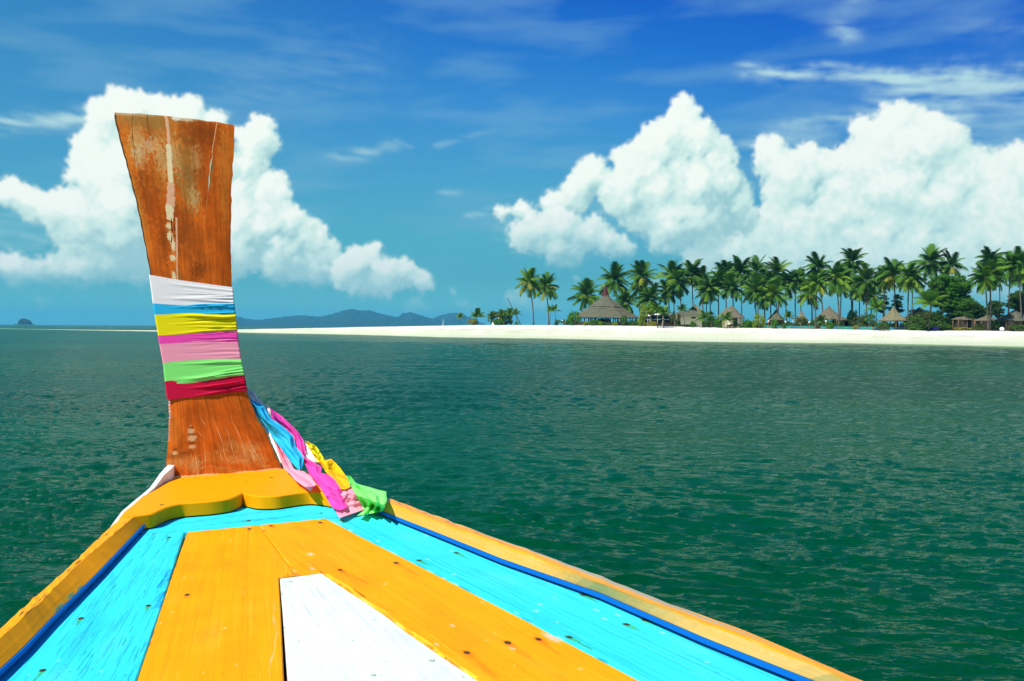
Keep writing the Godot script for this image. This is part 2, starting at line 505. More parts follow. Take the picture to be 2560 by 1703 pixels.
func make_sea() -> void:
	wave_a = noise(101, 1.0, 1)
	wave_b = noise(102, 1.0, 2)
	wave_c = noise(103, 1.0, 1)
	var angs := []
	for i in 470: angs.append(deg_to_rad(-46.0 + 92.0 * i / 470.0))
	for i in 54: angs.append(deg_to_rad(46.0 + 268.0 * i / 54.0))
	angs.append(deg_to_rad(314.0))
	var radii := []
	var r := 1.2
	while r < 500.0:
		radii.append(r)
		r *= 1.0082 if r < 120.0 else 1.03
	for q in [600.0, 800.0, 1100.0, 1500.0, 2100.0, 3000.0, 4500.0, 6200.0]: radii.append(q)
	var nc := angs.size()
	var nr := radii.size()
	var V := PackedVector3Array(); var N := PackedVector3Array(); var U := PackedVector2Array(); var C := PackedColorArray(); var I := PackedInt32Array()
	V.resize(nc * nr + 1); N.resize(nc * nr + 1); U.resize(nc * nr + 1); C.resize(nc * nr + 1)
	var deep := Color(0.0006, 0.060, 0.0205)
	var deep2 := Color(0.0012, 0.080, 0.029)
	var shoal := Color(0.26, 0.48, 0.21)
	var pn := noise(55, 0.03, 3)
	for i in nr:
		for j in nc:
			var a: float = angs[j]
			var x: float = sin(a) * radii[i]
			var z: float = -cos(a) * radii[i]
			var k := i * nc + j
			V[k] = Vector3(x, wave(x, z, radii[i]), z)
			U[k] = Vector2(x / 11.0 + z / 60.0, z / 5.0)
			var c := deep.lerp(deep2, smoothstep(-0.3, 0.4, pn.get_noise_2d(x * 0.6, z)))
			if radii[i] > 60.0 and radii[i] < 520.0 and a > -0.75 and a < 0.8:
				var px: float = 1280.0 + tan(a) * FPX
				var s: float = radii[i] * cos(a) - shore_depth(px)
				var bar := table([[-600, 0.5], [200, 0.8], [700, 1.0], [1300, 0.8], [2600, 1.0]], px)
				c = c.lerp(shoal, bar * smoothstep(-16.0 + pn.get_noise_2d(x * 2, z * 2) * 8.0, 2.0, s) * smoothstep(60.0, 10.0, s))
			C[k] = c
	V[nc * nr] = Vector3.ZERO
	N[nc * nr] = Vector3.UP
	C[nc * nr] = deep
	for i in nr:
		for j in nc:
			var k := i * nc + j
			var e := V[i * nc + mini(j + 1, nc - 1)] - V[i * nc + maxi(j - 1, 0)]
			var f := V[mini(i + 1, nr - 1) * nc + j] - V[maxi(i - 1, 0) * nc + j]
			var n := e.cross(f).normalized()
			N[k] = n if n.y > 0 else -n
	for i in nr - 1:
		for j in nc:
			var j2 := (j + 1) % nc
			var a := i * nc + j; var b := i * nc + j2; var c := (i + 1) * nc + j2; var d := (i + 1) * nc + j
			I.append_array(PackedInt32Array([a, d, c, a, c, b]))
	for j in nc:
		I.append_array(PackedInt32Array([nc * nr, j, (j + 1) % nc]))
	var arr := []
	arr.resize(Mesh.ARRAY_MAX)
	arr[Mesh.ARRAY_VERTEX] = V; arr[Mesh.ARRAY_NORMAL] = N; arr[Mesh.ARRAY_TEX_UV] = U; arr[Mesh.ARRAY_COLOR] = C; arr[Mesh.ARRAY_INDEX] = I
	var me := ArrayMesh.new()
	me.add_surface_from_arrays(Mesh.PRIMITIVE_TRIANGLES, arr)
	var m := StandardMaterial3D.new()
	m.vertex_color_use_as_albedo = true
	m.roughness = 0.08
	m.specular_mode = BaseMaterial3D.SPECULAR_DISABLED
	m.metallic = 0.40
	var rip := noise(61, 0.022, 4)
	rip.fractal_gain = 0.55
	var im := rip.get_seamless_image(1024, 1024)
	im.convert(Image.FORMAT_RGB8)
	im.bump_map_to_normal_map(9.0)
	m.normal_enabled = true
	m.normal_texture = ImageTexture.create_from_image(im)
	m.normal_scale = 0.55
	tag(put("sea", me, m, self), "dark green rippled sea round the boat", "", "", "structure")

# ==================================================================== beach
func shore_py(px: float) -> float:
	return table([[-800, 814.0], [0, 822.3], [200, 825.5], [420, 829.0], [590, 831.0], [900, 837.0], [1120, 843.0], [1400, 846.5], [1640, 852.0], [1900, 855.5], [2120, 857.5], [2350, 861.5], [2560, 866.0], [3200, 884.0]], px)
func berm_py(px: float) -> float:
	return table([[0, 822.8], [230, 825.0], [420, 826.0], [590, 823.6], [800, 819.8], [1000, 816.0], [1200, 812.5], [1420, 813.2], [1640, 815.2], [1800, 818.6], [2000, 822.0], [2240, 825.0], [2560, 828.3], [3200, 834.0]], px)
func shore_depth(px: float) -> float:
	return -on_plane(px, shore_py(px), 0.0).z
func berm_gap(px: float) -> float:
	return table([[0, 3.0], [420, 6.0], [800, 14.0], [1200, 20.0], [3200, 20.0]], px)
func berm_height(px: float) -> float:
	return at_depth(px, berm_py(px), shore_depth(px) + berm_gap(px)).y
# a point on the sand, s metres behind the crest of the beach
func sand(px: float, s: float) -> Vector3:
	var d := shore_depth(px) + berm_gap(px) + s
	return Vector3((px - 1280.0) / FPX * d, berm_height(px), -d)

func make_beach() -> void:
	var st := st_new(true)
	var cols := []
	var px := 60.0
	while px < 3300.0:
		cols.append(px)
		px += 7.0
	var gn := noise(31, 0.05, 3)
	var rows := []
	for c in cols:
		var d0 := shore_depth(c)
		var g := berm_gap(c)
		var B := berm_height(c)
		var land := smoothstep(900.0, 1180.0, c)
		var row := []
		for s in [-26.0, -8.0, -3.0, -1.0, 0.0, 1.5, 3.0, 5.0, 0.34, 0.40, 0.44, 0.47, 0.50, 0.53, 0.56, 0.59, 0.62, 0.66, 0.75, 0.88, 1.0, 1.2, 1.6, 2.4, 4.0, 12.0]:
			var dd: float
			var h: float
			if s <= 0.0:
				dd = s; h = s * 0.035
			elif s > 1.2 and row.size() < 8:
				dd = s * g / 20.0; h = B * pow(dd / g, 0.9) * 0.75
			else:
				dd = s * g
				var t := clampf(s, 0.0, 1.0)
				h = B * (0.75 * pow(t, 0.9) * (1.0 - t) + t * (1.0 - 0.12 * (1.0 - t)))
				if s > 1.0: h = lerpf(B - (s - 1.0) * 0.25 * B * 0.5, B, land) if s < 4.0 else lerpf(-1.5, B, land)
			var xz := Vector2((c - 1280.0) / FPX * (d0 + dd), -(d0 + dd))
			if s > 0.3 : h += gn.get_noise_2d(xz.x, xz.y) * 0.05 * clampf(B, 0.0, 1.0) - 0.02
			row.append([Vector3(xz.x, h, xz.y), dd])
		rows.append(row)
	var wet := Color(0.54, 0.60, 0.45)
	var dry := Color(0.76, 0.77, 0.68)
	var wn := noise(32, 0.06, 3)
	for i in rows.size() - 1:
		for j in rows[i].size() - 1:
			var P := [rows[i][j], rows[i + 1][j], rows[i + 1][j + 1], rows[i][j + 1]]
			for k in [0, 2, 1, 0, 3, 2]:
				var v: Vector3 = P[k][0]
				var edge := wn.get_noise_2d(v.x, v.z) * 5.0
				var col := wet.lerp(dry, smoothstep(3.0 + edge, 13.0 + edge, P[k][1]))
				# weed and shell left by the last tides
				for line_ in [[9.6, 0.5, 0.55], [11.2, 0.3, 0.3], [6.8, 0.6, 0.25]]:
					var q: float = (P[k][1] - line_[0] - wn.get_noise_2d(v.x * 0.5 + line_[0] * 9.0, v.z * 0.5) * 2.4) / line_[1]
					col = col.lerp(Color(0.30, 0.29, 0.20), line_[2] * exp(-q * q) * clampf(0.4 + wn.get_noise_2d(v.x * 3.0, v.z * 3.0) * 1.6, 0.0, 1.0))
				st.set_color(col)
				st.add_vertex(v)
	var m := mat(Color.WHITE, 0.95, 0.1)
	m.vertex_color_use_as_albedo = true
	var im := noise(33, 0.06, 4).get_seamless_image(256, 256)
	im.convert(Image.FORMAT_RGB8)
	for y in 256:
		for x in 256:
			var q := im.get_pixel(x, y).r
			im.set_pixel(x, y, Color(0.86, 0.86, 0.86).lerp(Color.WHITE, q))
	m.albedo_texture = ImageTexture.create_from_image(im)
	m.uv1_triplanar = true
	m.uv1_world_triplanar = true
	m.uv1_scale = Vector3(0.12, 0.12, 0.12)
	tag(put("beach", done(st), m, self), "white sand beach with a wet edge along the water", "", "", "structure")

# ==================================================================== far hills and islet
func ridge(called: String, label: String, line: Array, depth: float, sd: int) -> void:
	var st := st_new(true)
	var n := noise(sd, 0.004, 5)
	var pts := []
	var px: float = line[0][0]
	while px <= line[-1][0]:
		pts.append([px, table(line, px)])
		px += 2.5
	var rows := []
	for p in pts:
		var row := []
		var top := at_depth(p[0], p[1], depth)
		for j in 15:
			var t := j / 14.0 * 2.0 - 1.0       # -1 near foot, 0 crest, 1 far foot
			var w := 900.0 * (0.5 + clampf(top.y / 130.0, 0.0, 1.0))
			var z := top.z - t * w
			var f := pow(1.0 - absf(t), 1.25)
			var h := top.y * f
			h += n.get_noise_2d(top.x * 1.6, z) * 60.0 * f * minf(absf(t) * 3.0, 1.0) * clampf(top.y / 60.0, 0.0, 1.0)
			h += n.get_noise_2d(top.x * 9.0, z * 9.0) * 6.0 * f
			row.append(Vector3(top.x * (z / top.z), maxf(h, 0.0) if absf(t) < 0.99 else -20.0, z))
		rows.append(row)
	for i in rows.size() - 1:
		for j in 14:
			quad(st, rows[i][j], rows[i][j + 1], rows[i + 1][j + 1], rows[i + 1][j])
	var m := speckled(lin(0.010, 0.030, 0.02), lin(0.03, 0.06, 0.03), 71)
	m.uv1_scale = Vector3(0.01, 0.01, 0.01)
	m.uv1_world_triplanar = true
	tag(put(called, done(st), m, self), label, "", "", "structure")

func make_hills() -> void:
	ridge("hills", "long forested hills far behind the sand spit, blue with haze", [[400, 808], [450, 803], [500, 797], [550, 792], [589, 791], [613, 796], [646, 800], [679, 796], [700, 793], [722, 791], [760, 788.5], [798, 792], [836, 784], [850, 779], [863, 774.6], [877, 772], [901, 777], [923, 776], [945, 782], [966, 788], [994, 793], [1004, 784], [1026, 780], [1053, 789], [1072, 794], [1092, 799], [1110, 806], [1130, 815]], 5200.0, 72)
	ridge("hills", "small blue hill standing right of the long hills", [[1050, 815], [1075, 799], [1090, 791], [1110, 786], [1130, 782.5], [1142, 781.5], [1155, 785], [1172, 793], [1195, 803], [1211, 810], [1230, 818]], 5900.0, 73)
	# islet with trees on the open horizon
	var isl := thing("islet", "tiny dark wooded islet on the horizon at the far left", "islet", at_depth(63, 811.5, 2600.0))
	var u := 2600.0 / FPX
	var st := st_new(true)
	var n := noise(74, 0.09, 4)
	var prof := [[-17, 0.0], [-15.5, 9.0], [-13, 13.0], [-9, 14.5], [-3, 14.2], [3, 13.0], [9, 11.0], [13, 7.5], [15, 4.0], [16.5, 0.0]]
	for pass_ in 1:
		var rows := []
		for i in 34:
			var x := -17.0 + i
			var h := table(prof, x)
			var row := []
			for j in 13:
				var a := PI * j / 12.0
				var k := 1.0 + n.get_noise_2d(x * 4.0, j * 5.0) * 0.22
				row.append(Vector3(x * u, maxf(sin(a) * h * k, -0.5) * u, cos(a) * 12.0 * sqrt(maxf(0.0, 1.0 - x * x / 300.0)) * u * k))
			rows.append(row)
		for i in 33:
			for j in 12:
				quad(st, rows[i][j], rows[i + 1][j], rows[i + 1][j + 1], rows[i][j + 1])
	put("wooded_rock", done(st), mat(lin(0.012, 0.028, 0.02), 0.9), isl)
	var st2 := st_new(true)
	for i in 40:
		var x := -26.0 + i * 1.2
		box(st2, Vector3(x * u, 0.4 * u, 0), Vector3(1.3, 1.0 + 1.2 * sin(i * 1.7) * sin(i * 0.6), 6.0) * u)
	put("shore_rocks", done(st2), mat(lin(0.05, 0.06, 0.05), 0.9), isl)

# ==================================================================== the boat
# a point in the boat's own axes seen at that pixel, h above the deck
func dk(px: float, py: float, h := 0.0) -> Vector3:
	return boat_inv * on_plane(px, py, DECK_H + h)

func dks(list: Array, h := 0.0) -> Array:
	var o := []
	for p in list: o.append(dk(p[0], p[1], h))
	return o

# the flat frame of a plank: origin, grain direction, length and width
func plank_frame(poly: Array, g0: Vector3, g1: Vector3) -> Dictionary:
	var g := Vector2(g1.x - g0.x, g1.z - g0.z).normalized()
	var q := Vector2(-g.y, g.x)
	var lo := Vector2(1e9, 1e9); var hi := Vector2(-1e9, -1e9)
	for p in poly:
		var v := Vector2(Vector2(p.x, p.z).dot(g), Vector2(p.x, p.z).dot(q))
		lo = lo.min(v); hi = hi.max(v)
	return {"g": g, "q": q, "lo": lo, "size": hi - lo}

func frame_uv(f: Dictionary, p: Vector3) -> Vector2:
	var v := Vector2(p.x, p.z)
	return Vector2((v.dot(f.g) - f.lo.x) / f.size.x, (v.dot(f.q) - f.lo.y) / f.size.y)

# a plank: bevelled prism over a polygon
func plank_mesh(poly: Array, y0: float, y1: float, bevel: float, f: Dictionary) -> ArrayMesh:
	var n := poly.size()
	var p2 := PackedVector2Array()
	for p in poly: p2.append(Vector2(p.x, p.z))
	if Geometry2D.is_polygon_clockwise(p2):
		p2.reverse()
	var ins := PackedVector2Array()
	for i in n:
		var e0 := (p2[i] - p2[(i + n - 1) % n]).normalized()
		var e1 := (p2[(i + 1) % n] - p2[i]).normalized()
		var n0 := Vector2(-e0.y, e0.x)
		var n1 := Vector2(-e1.y, e1.x)
		var b := (n0 + n1)
		b = b / maxf(b.length_squared() * 0.5, 0.35)
		ins.append(p2[i] + b * bevel)
	var probe := ins.duplicate()
	if absf(area(probe)) > absf(area(p2)):
		for i in n: ins[i] = p2[i] * 2.0 - ins[i]
	var st := st_new()
	var T := Geometry2D.triangulate_polygon(ins)
	for k in range(0, T.size(), 3):
		var t3 := [Vector3(ins[T[k]].x, y1, ins[T[k]].y), Vector3(ins[T[k + 1]].x, y1, ins[T[k + 1]].y), Vector3(ins[T[k + 2]].x, y1, ins[T[k + 2]].y)]
		if (t3[1] - t3[0]).cross(t3[2] - t3[0]).y > 0: t3.reverse()
		for v in t3:
			st.set_uv(frame_uv(f, v)); st.add_vertex(v)
	var grp := 2
	for i in n:
		var j := (i + 1) % n
		var d0 := (p2[i] - p2[(i + n - 1) % n]).normalized()
		if d0.dot((p2[j] - p2[i]).normalized()) < 0.88: grp += 1
		st.set_smooth_group(grp)
		var a := Vector3(p2[i].x, y1 - bevel, p2[i].y); var b := Vector3(p2[j].x, y1 - bevel, p2[j].y)
		var a2 := Vector3(ins[i].x, y1, ins[i].y); var b2 := Vector3(ins[j].x, y1, ins[j].y)
		var a0 := Vector3(p2[i].x, y0, p2[i].y); var b0 := Vector3(p2[j].x, y0, p2[j].y)
		for Q in [[a, a2, b2, b], [a0, a, b, b0]]:
			st.set_smooth_group(grp + (100 if Q[0] == a else 0))
			var nn: Vector3 = (Q[1] - Q[0]).cross(Q[3] - Q[0])
			var out := Vector3((a.x + b.x) * 0.5 - cen(p2).x, 0.001, (a.z + b.z) * 0.5 - cen(p2).y)
			var QQ: Array = Q.duplicate()
			if nn.dot(out) > 0 and false: QQ.reverse()
			var uv := []
			for v in QQ: uv.append(frame_uv(f, v.lerp(Vector3(cen(p2).x, v.y, cen(p2).y), (0.0 if Q[0] == a else 0.05 + clampf((y1 - v.y) * 2.0, 0.0, 0.12)))))
			quad_uv(st, QQ, uv)
	return done(st)

func area(p: PackedVector2Array) -> float:
	var s := 0.0
	for i in p.size(): s += p[i].cross(p[(i + 1) % p.size()])
	return s * 0.5
func cen(p: PackedVector2Array) -> Vector2:
	var s := Vector2.ZERO
	for q in p: s += q
	return s / p.size()

# ---- painted wood: colour image with grain, brush marks, cracks, chips; and its relief
class Paint:
	var im: Image
	var bump: Image
	var w: int
	var h: int
	var r := RandomNumberGenerator.new()
	func _init(w_: int, h_: int, c: Color, vary: float, blotch: float, sd: int) -> void:
		w = w_; h = h_
		r.seed = sd
		var n := FastNoiseLite.new()
		n.seed = sd; n.frequency = 0.06; n.fractal_octaves = 4
		var a := n.get_image(maxi(w / 24, 8), h, false, false, false)
		a.resize(w, h, Image.INTERPOLATE_CUBIC)
		n.seed = sd + 1; n.frequency = 0.012
		var b := n.get_image(w, h, false, false, false)
		n.seed = sd + 2; n.frequency = 0.25; n.fractal_octaves = 2
		var f := n.get_image(w, h, false, false, false)
		var A := a.get_data(); var B := b.get_data(); var F := f.get_data()
		var st := A.size() / (w * h); var sb := B.size() / (w * h); var sf := F.size() / (w * h)
		var D := PackedByteArray(); D.resize(w * h * 3)
		var G := PackedByteArray(); G.resize(w * h)
		for k in w * h:
			var q := 1.0 + vary * (A[k * st] / 127.5 - 1.0) + blotch * (B[k * sb] / 127.5 - 1.0) + vary * 0.5 * (F[k * sf] / 127.5 - 1.0)
			D[k * 3] = clampi(int(c.r8 * q), 0, 255); D[k * 3 + 1] = clampi(int(c.g8 * q), 0, 255); D[k * 3 + 2] = clampi(int(c.b8 * q), 0, 255)
			G[k] = clampi(int(150 + (A[k * st] - 128) * 0.22 + (F[k * sf] - 128) * 0.10), 0, 255)
		im = Image.create_from_data(w, h, false, Image.FORMAT_RGB8, D)
		bump = Image.create_from_data(w, h, false, Image.FORMAT_L8, G)
	func dot(x: int, y: int, c: Color, a: float, dep := 0.0) -> void:
		if x < 0 or y < 0 or x >= w or y >= h or a <= 0.0: return
		im.set_pixel(x, y, im.get_pixel(x, y).lerp(c, minf(a, 1.0)))
		if dep != 0.0:
			var g := clampf(bump.get_pixel(x, y).r - dep * a, 0.0, 1.0)
			bump.set_pixel(x, y, Color(g, g, g))
	# a wandering line of some width (pixels) from a to b
	func line(a: Vector2, b: Vector2, wd: float, c: Color, al: float, wander := 0.0, dep := 0.35, ends := true) -> void:
		var L := maxf(a.distance_to(b), 1.0)
		var d := (b - a) / L
		var nrm := Vector2(-d.y, d.x)
		var ph := r.randf() * 100.0
		for i in int(L * 1.5):
			var t := i / (L * 1.5)
			var off := (sin(t * L * 0.021 + ph) + 0.6 * sin(t * L * 0.063 + ph * 2.0)) * wander
			var ww := wd * ((sin(t * PI) * 0.8 + 0.25) if ends else 1.0) * ((0.75 + 0.35 * sin(t * L * 0.11 + ph * 3.0)) if ends else (0.92 + 0.08 * sin(t * L * 0.3 + ph) + 0.1 * sin(t * L * 0.9 + ph * 2.0)))
			var p := a + d * t * L + nrm * off
			for q in range(-ceili(ww), ceili(ww) + 1):
				var z := p + nrm * q
				dot(int(z.x), int(z.y), c, al * clampf(ww + 0.5 - absf(q), 0.0, 1.0), dep * 0.6)
	func blob(p: Vector2, rad: Vector2, c: Color, al: float, rough: float, dep := 0.0, soft := 0.25) -> void:
		var n := FastNoiseLite.new()
		n.seed = r.randi() % 10000; n.frequency = 1.6 / maxf(3.0, minf(rad.x, rad.y)); n.fractal_octaves = 3
		for y in range(int(p.y - rad.y * 1.6), int(p.y + rad.y * 1.6) + 1):
			for x in range(int(p.x - rad.x * 1.6), int(p.x + rad.x * 1.6) + 1):
				var q := Vector2((x - p.x) / rad.x, (y - p.y) / rad.y).length() + n.get_noise_2d(x, y) * rough
				dot(x, y, c, al * smoothstep(1.0 + soft, 1.0 - soft, q), dep)
	func cracks(count: int, c: Color, al: float, lmin: float, lmax: float, slope := 0.0) -> void:
		for i in count:
			var p := Vector2(r.randf() * w, r.randf() * h)
			var L := r.randf_range(lmin, lmax)
			line(p, p + Vector2(L, L * (slope + r.randf_range(-0.012, 0.012))), r.randf_range(0.25, 0.6), c, al * r.randf_range(0.4, 1.0), 0.6)
	func chips(count: int, c: Color, al: float, s: float) -> void:
		for i in count:
			blob(Vector2(r.randf() * w, r.randf() * h), Vector2(r.randf_range(0.8, 2.4), r.randf_range(0.6, 1.2)) * s, c, al, 0.6, 0.08, 0.4)
	func material(rough: float, spec: float, relief: float) -> StandardMaterial3D:
		var m := StandardMaterial3D.new()
		m.albedo_texture = ImageTexture.create_from_image(im)
		m.roughness = rough
		m.metallic_specular = spec
		m.texture_repeat = false
		if relief > 0.0:
			m.heightmap_enabled = true
			m.heightmap_texture = ImageTexture.create_from_image(bump)
			m.heightmap_scale = relief
		return m

func make_boat() -> void:
	boat = thing("longtail_boat", "wooden longtail boat bow painted orange, turquoise and white, with tall brown stem post", "boat", Vector3(-1.02, 0, -3.16), deg_to_rad(23.0))
	boat_inv = boat.transform.affine_inverse()
	var ORANGE := lin(0.80, 0.325, 0.003)
	var TURQ := lin(0.03, 0.62, 0.74)
	var WHITE := lin(0.60, 0.66, 0.64)
	var RUST := lin(0.30, 0.06, 0.006)
	var rust_run := lin(0.62, 0.16, 0.003)
	var nail_m := mat(lin(0.035, 0.03, 0.022), 0.7, 0.4)
	var nail_pale := mat(lin(0.34, 0.42, 0.36), 0.6, 0.3)
	var nst := st_new(true)
	lathe(nst, [Vector2(0.0052, -0.001), Vector2(0.0050, 0.0006), Vector2(0.0036, 0.0011), Vector2(0.0026, 0.0005), Vector2(0, 0.0004)], 10)
	var nail_mesh := done(nst)
	# -- deck planks: name, outline, grain from/to, paint, nails
	var defs := [
		["deck_plank", "left turquoise deck plank, paint cracked along the grain", [[328, 1337.6], [461, 1331.6], [401, 1523], [340, 1703], [210, 2100], [-480, 2100], [-70, 1700], [150, 1500]], [[150, 1703], [412, 1340]], TURQ, "turq", [[422, 1344], [202, 1547], [370.5, 1515], [106, 1677]]],
		["deck_plank", "turquoise cross plank under the scalloped bow board", [[352, 1336.4], [461.5, 1330.3], [815, 1295.3], [990, 1279.0], [940, 1235], [880, 1200], [600, 1200], [330, 1280], [318, 1318]], [[470, 1320], [815, 1290]], TURQ, "turqx", [[622, 1302], [803, 1283.5]]],
		["deck_plank", "right turquoise deck plank beside the blue moulding", [[816.4, 1297.4], [996, 1280.6], [2070, 1695], [3110, 2100], [2369, 2100], [1603, 1703], [1313.6, 1550], [1078, 1429], [900.6, 1340]], [[1300, 1500], [960, 1330]], TURQ, "turqr", [[853, 1301], [1047.6, 1402], [1140.6, 1383], [1422.6, 1594], [1458, 1488], [1566, 1562], [1612, 1551]]],
		["deck_board", "left orange deck board", [[468, 1330.6], [646.4, 1312.9], [738.6, 1437.6], [697, 1444], [702, 1530], [710, 1703], [726, 2100], [212, 2100], [342, 1703], [401.8, 1524], [433, 1429.5]], [[520, 1703], [570, 1330]], ORANGE, "or", [[467, 1487.7], [623, 1323]]],
		["deck_board", "right orange deck board with rusty nails", [[648.2, 1312.7], [815, 1296.2], [900, 1340.8], [1077, 1429.6], [1313, 1550.5], [1601, 1703], [2367, 2100], [1776, 2100], [1199.5, 1703], [1107, 1641], [1018.5, 1579], [960.5, 1534.6], [872, 1476.6], [805.6, 1431.7], [740.4, 1437.4]], [[1250, 1620], [830, 1350]], ORANGE, "orr", [[990, 1408], [1167, 1632.7], [1269, 1607.6], [1346, 1599], [850, 1425.6], [677, 1315], [800, 1307]]],
		["hatch_cover", "white painted hatch cover between the orange boards", [[699.5, 1446.5], [804.6, 1433.2], [871, 1478], [959.6, 1536], [1017.4, 1580.4], [1106, 1642.3], [1198, 1703], [1774, 2100], [742, 2100], [719.5, 1703], [707.5, 1540]], [[950, 1703], [752, 1440]], WHITE, "white", [[726, 1455], [933.5, 1689], [1078.6, 1653]]],
	]
	var sd := 200
	for d in defs:
		sd += 10
		var poly := dks(d[2])
		var f := plank_frame(poly, dk(d[3][0][0], d[3][0][1]), dk(d[3][1][0], d[3][1][1]))
		var P := Paint.new(1024, clampi(int(1024 * f.size.y / f.size.x), 128, 512), d[4], 0.035, 0.035, sd)
		var S := Vector2(P.w, P.h)
		match d[5]:
			"turq":
				P.cracks(330, lin(0.006, 0.22, 0.34), 0.62, 14, 120, -0.02)  # paint cracks, the shadow inside them put into their darker blue
				P.cracks(90, lin(0.003, 0.07, 0.14), 0.75, 8, 60, -0.02)
				for q in [[412, 1452, 17, 8], [405, 1490, 12, 7], [425, 1430, 9, 6], [398, 1512, 8, 6]]:
					var c := frame_uv(f, dk(q[0], q[1])) * S
					for k in 6: P.line(c + Vector2(-q[2] * 2.2, (k - 3) * 2.0), c + Vector2(q[2] * 2.0, (k - 3) * 1.5 + 1.0), 0.55, lin(0.004, 0.16, 0.5), 0.75, 0.9, 0.4)
				P.chips(40, lin(0.3, 0.75, 0.7), 0.5, 2.0)
			"turqx":
				for q in [[390, 1318, 780, 1262], [480, 1318, 700, 1290], [560, 1312, 790, 1280], [600, 1306, 800, 1284], [640, 1287, 770, 1268], [380, 1335, 470, 1327]]:
					P.line(frame_uv(f, dk(q[0], q[1])) * S, frame_uv(f, dk(q[2], q[3])) * S, 1.3, lin(0.004, 0.13, 0.35), 0.85, 1.5)
				P.cracks(50, lin(0.004, 0.2, 0.4), 0.6, 40, 200)
			"turqr":
				P.cracks(90, lin(0.006, 0.28, 0.36), 0.55, 60, 260)
				P.cracks(60, lin(0.2, 0.85, 0.85), 0.5, 40, 160)
				P.chips(60, lin(0.45, 0.8, 0.7), 0.6, 2.2)
			"or", "orr":
				P.cracks(26, lin(0.55, 0.2, 0.003), 0.4, 40, 260)
				P.cracks(30, lin(0.9, 0.55, 0.06), 0.4, 30, 160)
				P.chips(26, lin(0.7, 0.55, 0.35), 0.5, 2.0)
				if d[5] == "orr":
					for q in [[990, 1408, 1052, 1442], [1167, 1633, 1245, 1695], [1269, 1608, 1330, 1650], [1346, 1599, 1400, 1636], [850, 1426, 925, 1462]]:
						P.line(frame_uv(f, dk(q[0], q[1])) * S, frame_uv(f, dk(q[2], q[3])) * S, 5.0, rust_run, 0.13, 1.2, 0.0)
						P.line(frame_uv(f, dk(q[0], q[1])) * S, frame_uv(f, dk(q[2], q[3])) * S, 2.0, rust_run, 0.30, 0.8, 0.0)
					for q in [[775, 1386, 9], [780, 1422, 6], [1385, 1598, 11], [1370, 1590, 9], [1280, 1622, 5], [1130, 1565, 5], [1090, 1612, 4]]:
						P.blob(frame_uv(f, dk(q[0], q[1])) * S, Vector2(q[2], q[2] * 0.45), lin(0.55, 0.5, 0.42), 0.8, 0.9, 0.15)
					var e := [[812, 1434], [872, 1475], [960, 1534], [1018, 1578], [1106, 1640], [1190, 1695]]
					for i in 5:
						P.line(frame_uv(f, dk(e[i][0] + 4, e[i][1] + 1)) * S, frame_uv(f, dk(e[i + 1][0] + 4, e[i + 1][1] + 1)) * S, 2.0, lin(0.85, 0.55, 0.03), 0.8, 1.5, 0.2, false)
					P.line(frame_uv(f, dk(884, 1470)) * S, frame_uv(f, dk(912, 1496)) * S, 1.6, lin(0.35, 0.09, 0.01), 0.8, 1.5)
				else:
					for q in [[687, 1500, 684, 1620], [680, 1600, 676, 1690]]:
						P.line(frame_uv(f, dk(q[0], q[1])) * S, frame_uv(f, dk(q[2], q[3])) * S, 1.6, lin(0.6, 0.42, 0.16), 0.6, 2.0)
			"white":
				P.cracks(70, lin(0.30, 0.40, 0.38), 0.55, 30, 200)
				P.chips(46, lin(0.25, 0.38, 0.30), 0.6, 1.8)
				P.chips(10, lin(0.7, 0.8, 0.78), 0.6, 6.0)
		var wear: Array = {"turq": [lin(0.4, 0.72, 0.66), lin(0.01, 0.2, 0.3)], "turqx": [lin(0.4, 0.72, 0.66), lin(0.01, 0.2, 0.3)], "turqr": [lin(0.5, 0.75, 0.66), lin(0.01, 0.25, 0.35)], "or": [lin(0.72, 0.5, 0.2), lin(0.35, 0.13, 0.01)], "orr": [lin(0.72, 0.5, 0.2), lin(0.35, 0.13, 0.01)], "white": [lin(0.42, 0.46, 0.40), lin(0.24, 0.28, 0.24)]}[d[5]]
		for e in poly.size():
			for k in 6:
				var c := frame_uv(f, poly[e].lerp(poly[(e + 1) % poly.size()], rng.randf())) * S
				P.blob(c, Vector2(rng.randf_range(2, 16), rng.randf_range(0.6, 2.0)), wear[k % 2], rng.randf_range(0.25, 0.7), 1.0, 0.15)
		P.cracks(150, wear[1], 0.14, 40, 320)
		P.cracks(110, wear[0], 0.12, 40, 260)
		P.chips(26, wear[1], 0.4, 1.2)
		for k in 26:
			P.blob(Vector2(rng.randf() * P.w, rng.randf() * P.h), Vector2(rng.randf_range(20, 70), rng.randf_range(6, 16)), wear[k % 2], 0.10, 1.1, 0.0, 0.8)
		for q in d[6]:
			var c := frame_uv(f, dk(q[0], q[1])) * S
			var green: bool = d[5].begins_with("turq")
			if green:
				P.blob(c - Vector2(6, 0), Vector2(10, 3.4), lin(0.05, 0.42, 0.16), 0.75, 0.8)
				P.line(c, c - Vector2(rng.randf_range(16, 44), 0), 1.2, lin(0.03, 0.3, 0.16), 0.7, 1.0, 0.1)
				P.blob(c, Vector2(4.4, 3.0), lin(0.03, 0.14, 0.08), 0.9, 0.4, 0.2)
			elif d[5] == "white":
				P.blob(c, Vector2(5, 2.6), lin(0.3, 0.48, 0.4), 0.8, 0.6, 0.2)
			else:
				P.blob(c - Vector2(4, 0), Vector2(12, 4.6), rust_run, 0.5, 0.7)
				P.blob(c, Vector2(5, 2.8), RUST, 0.9, 0.4, 0.2)
		var m := P.material(0.55, 0.14, 0.14)
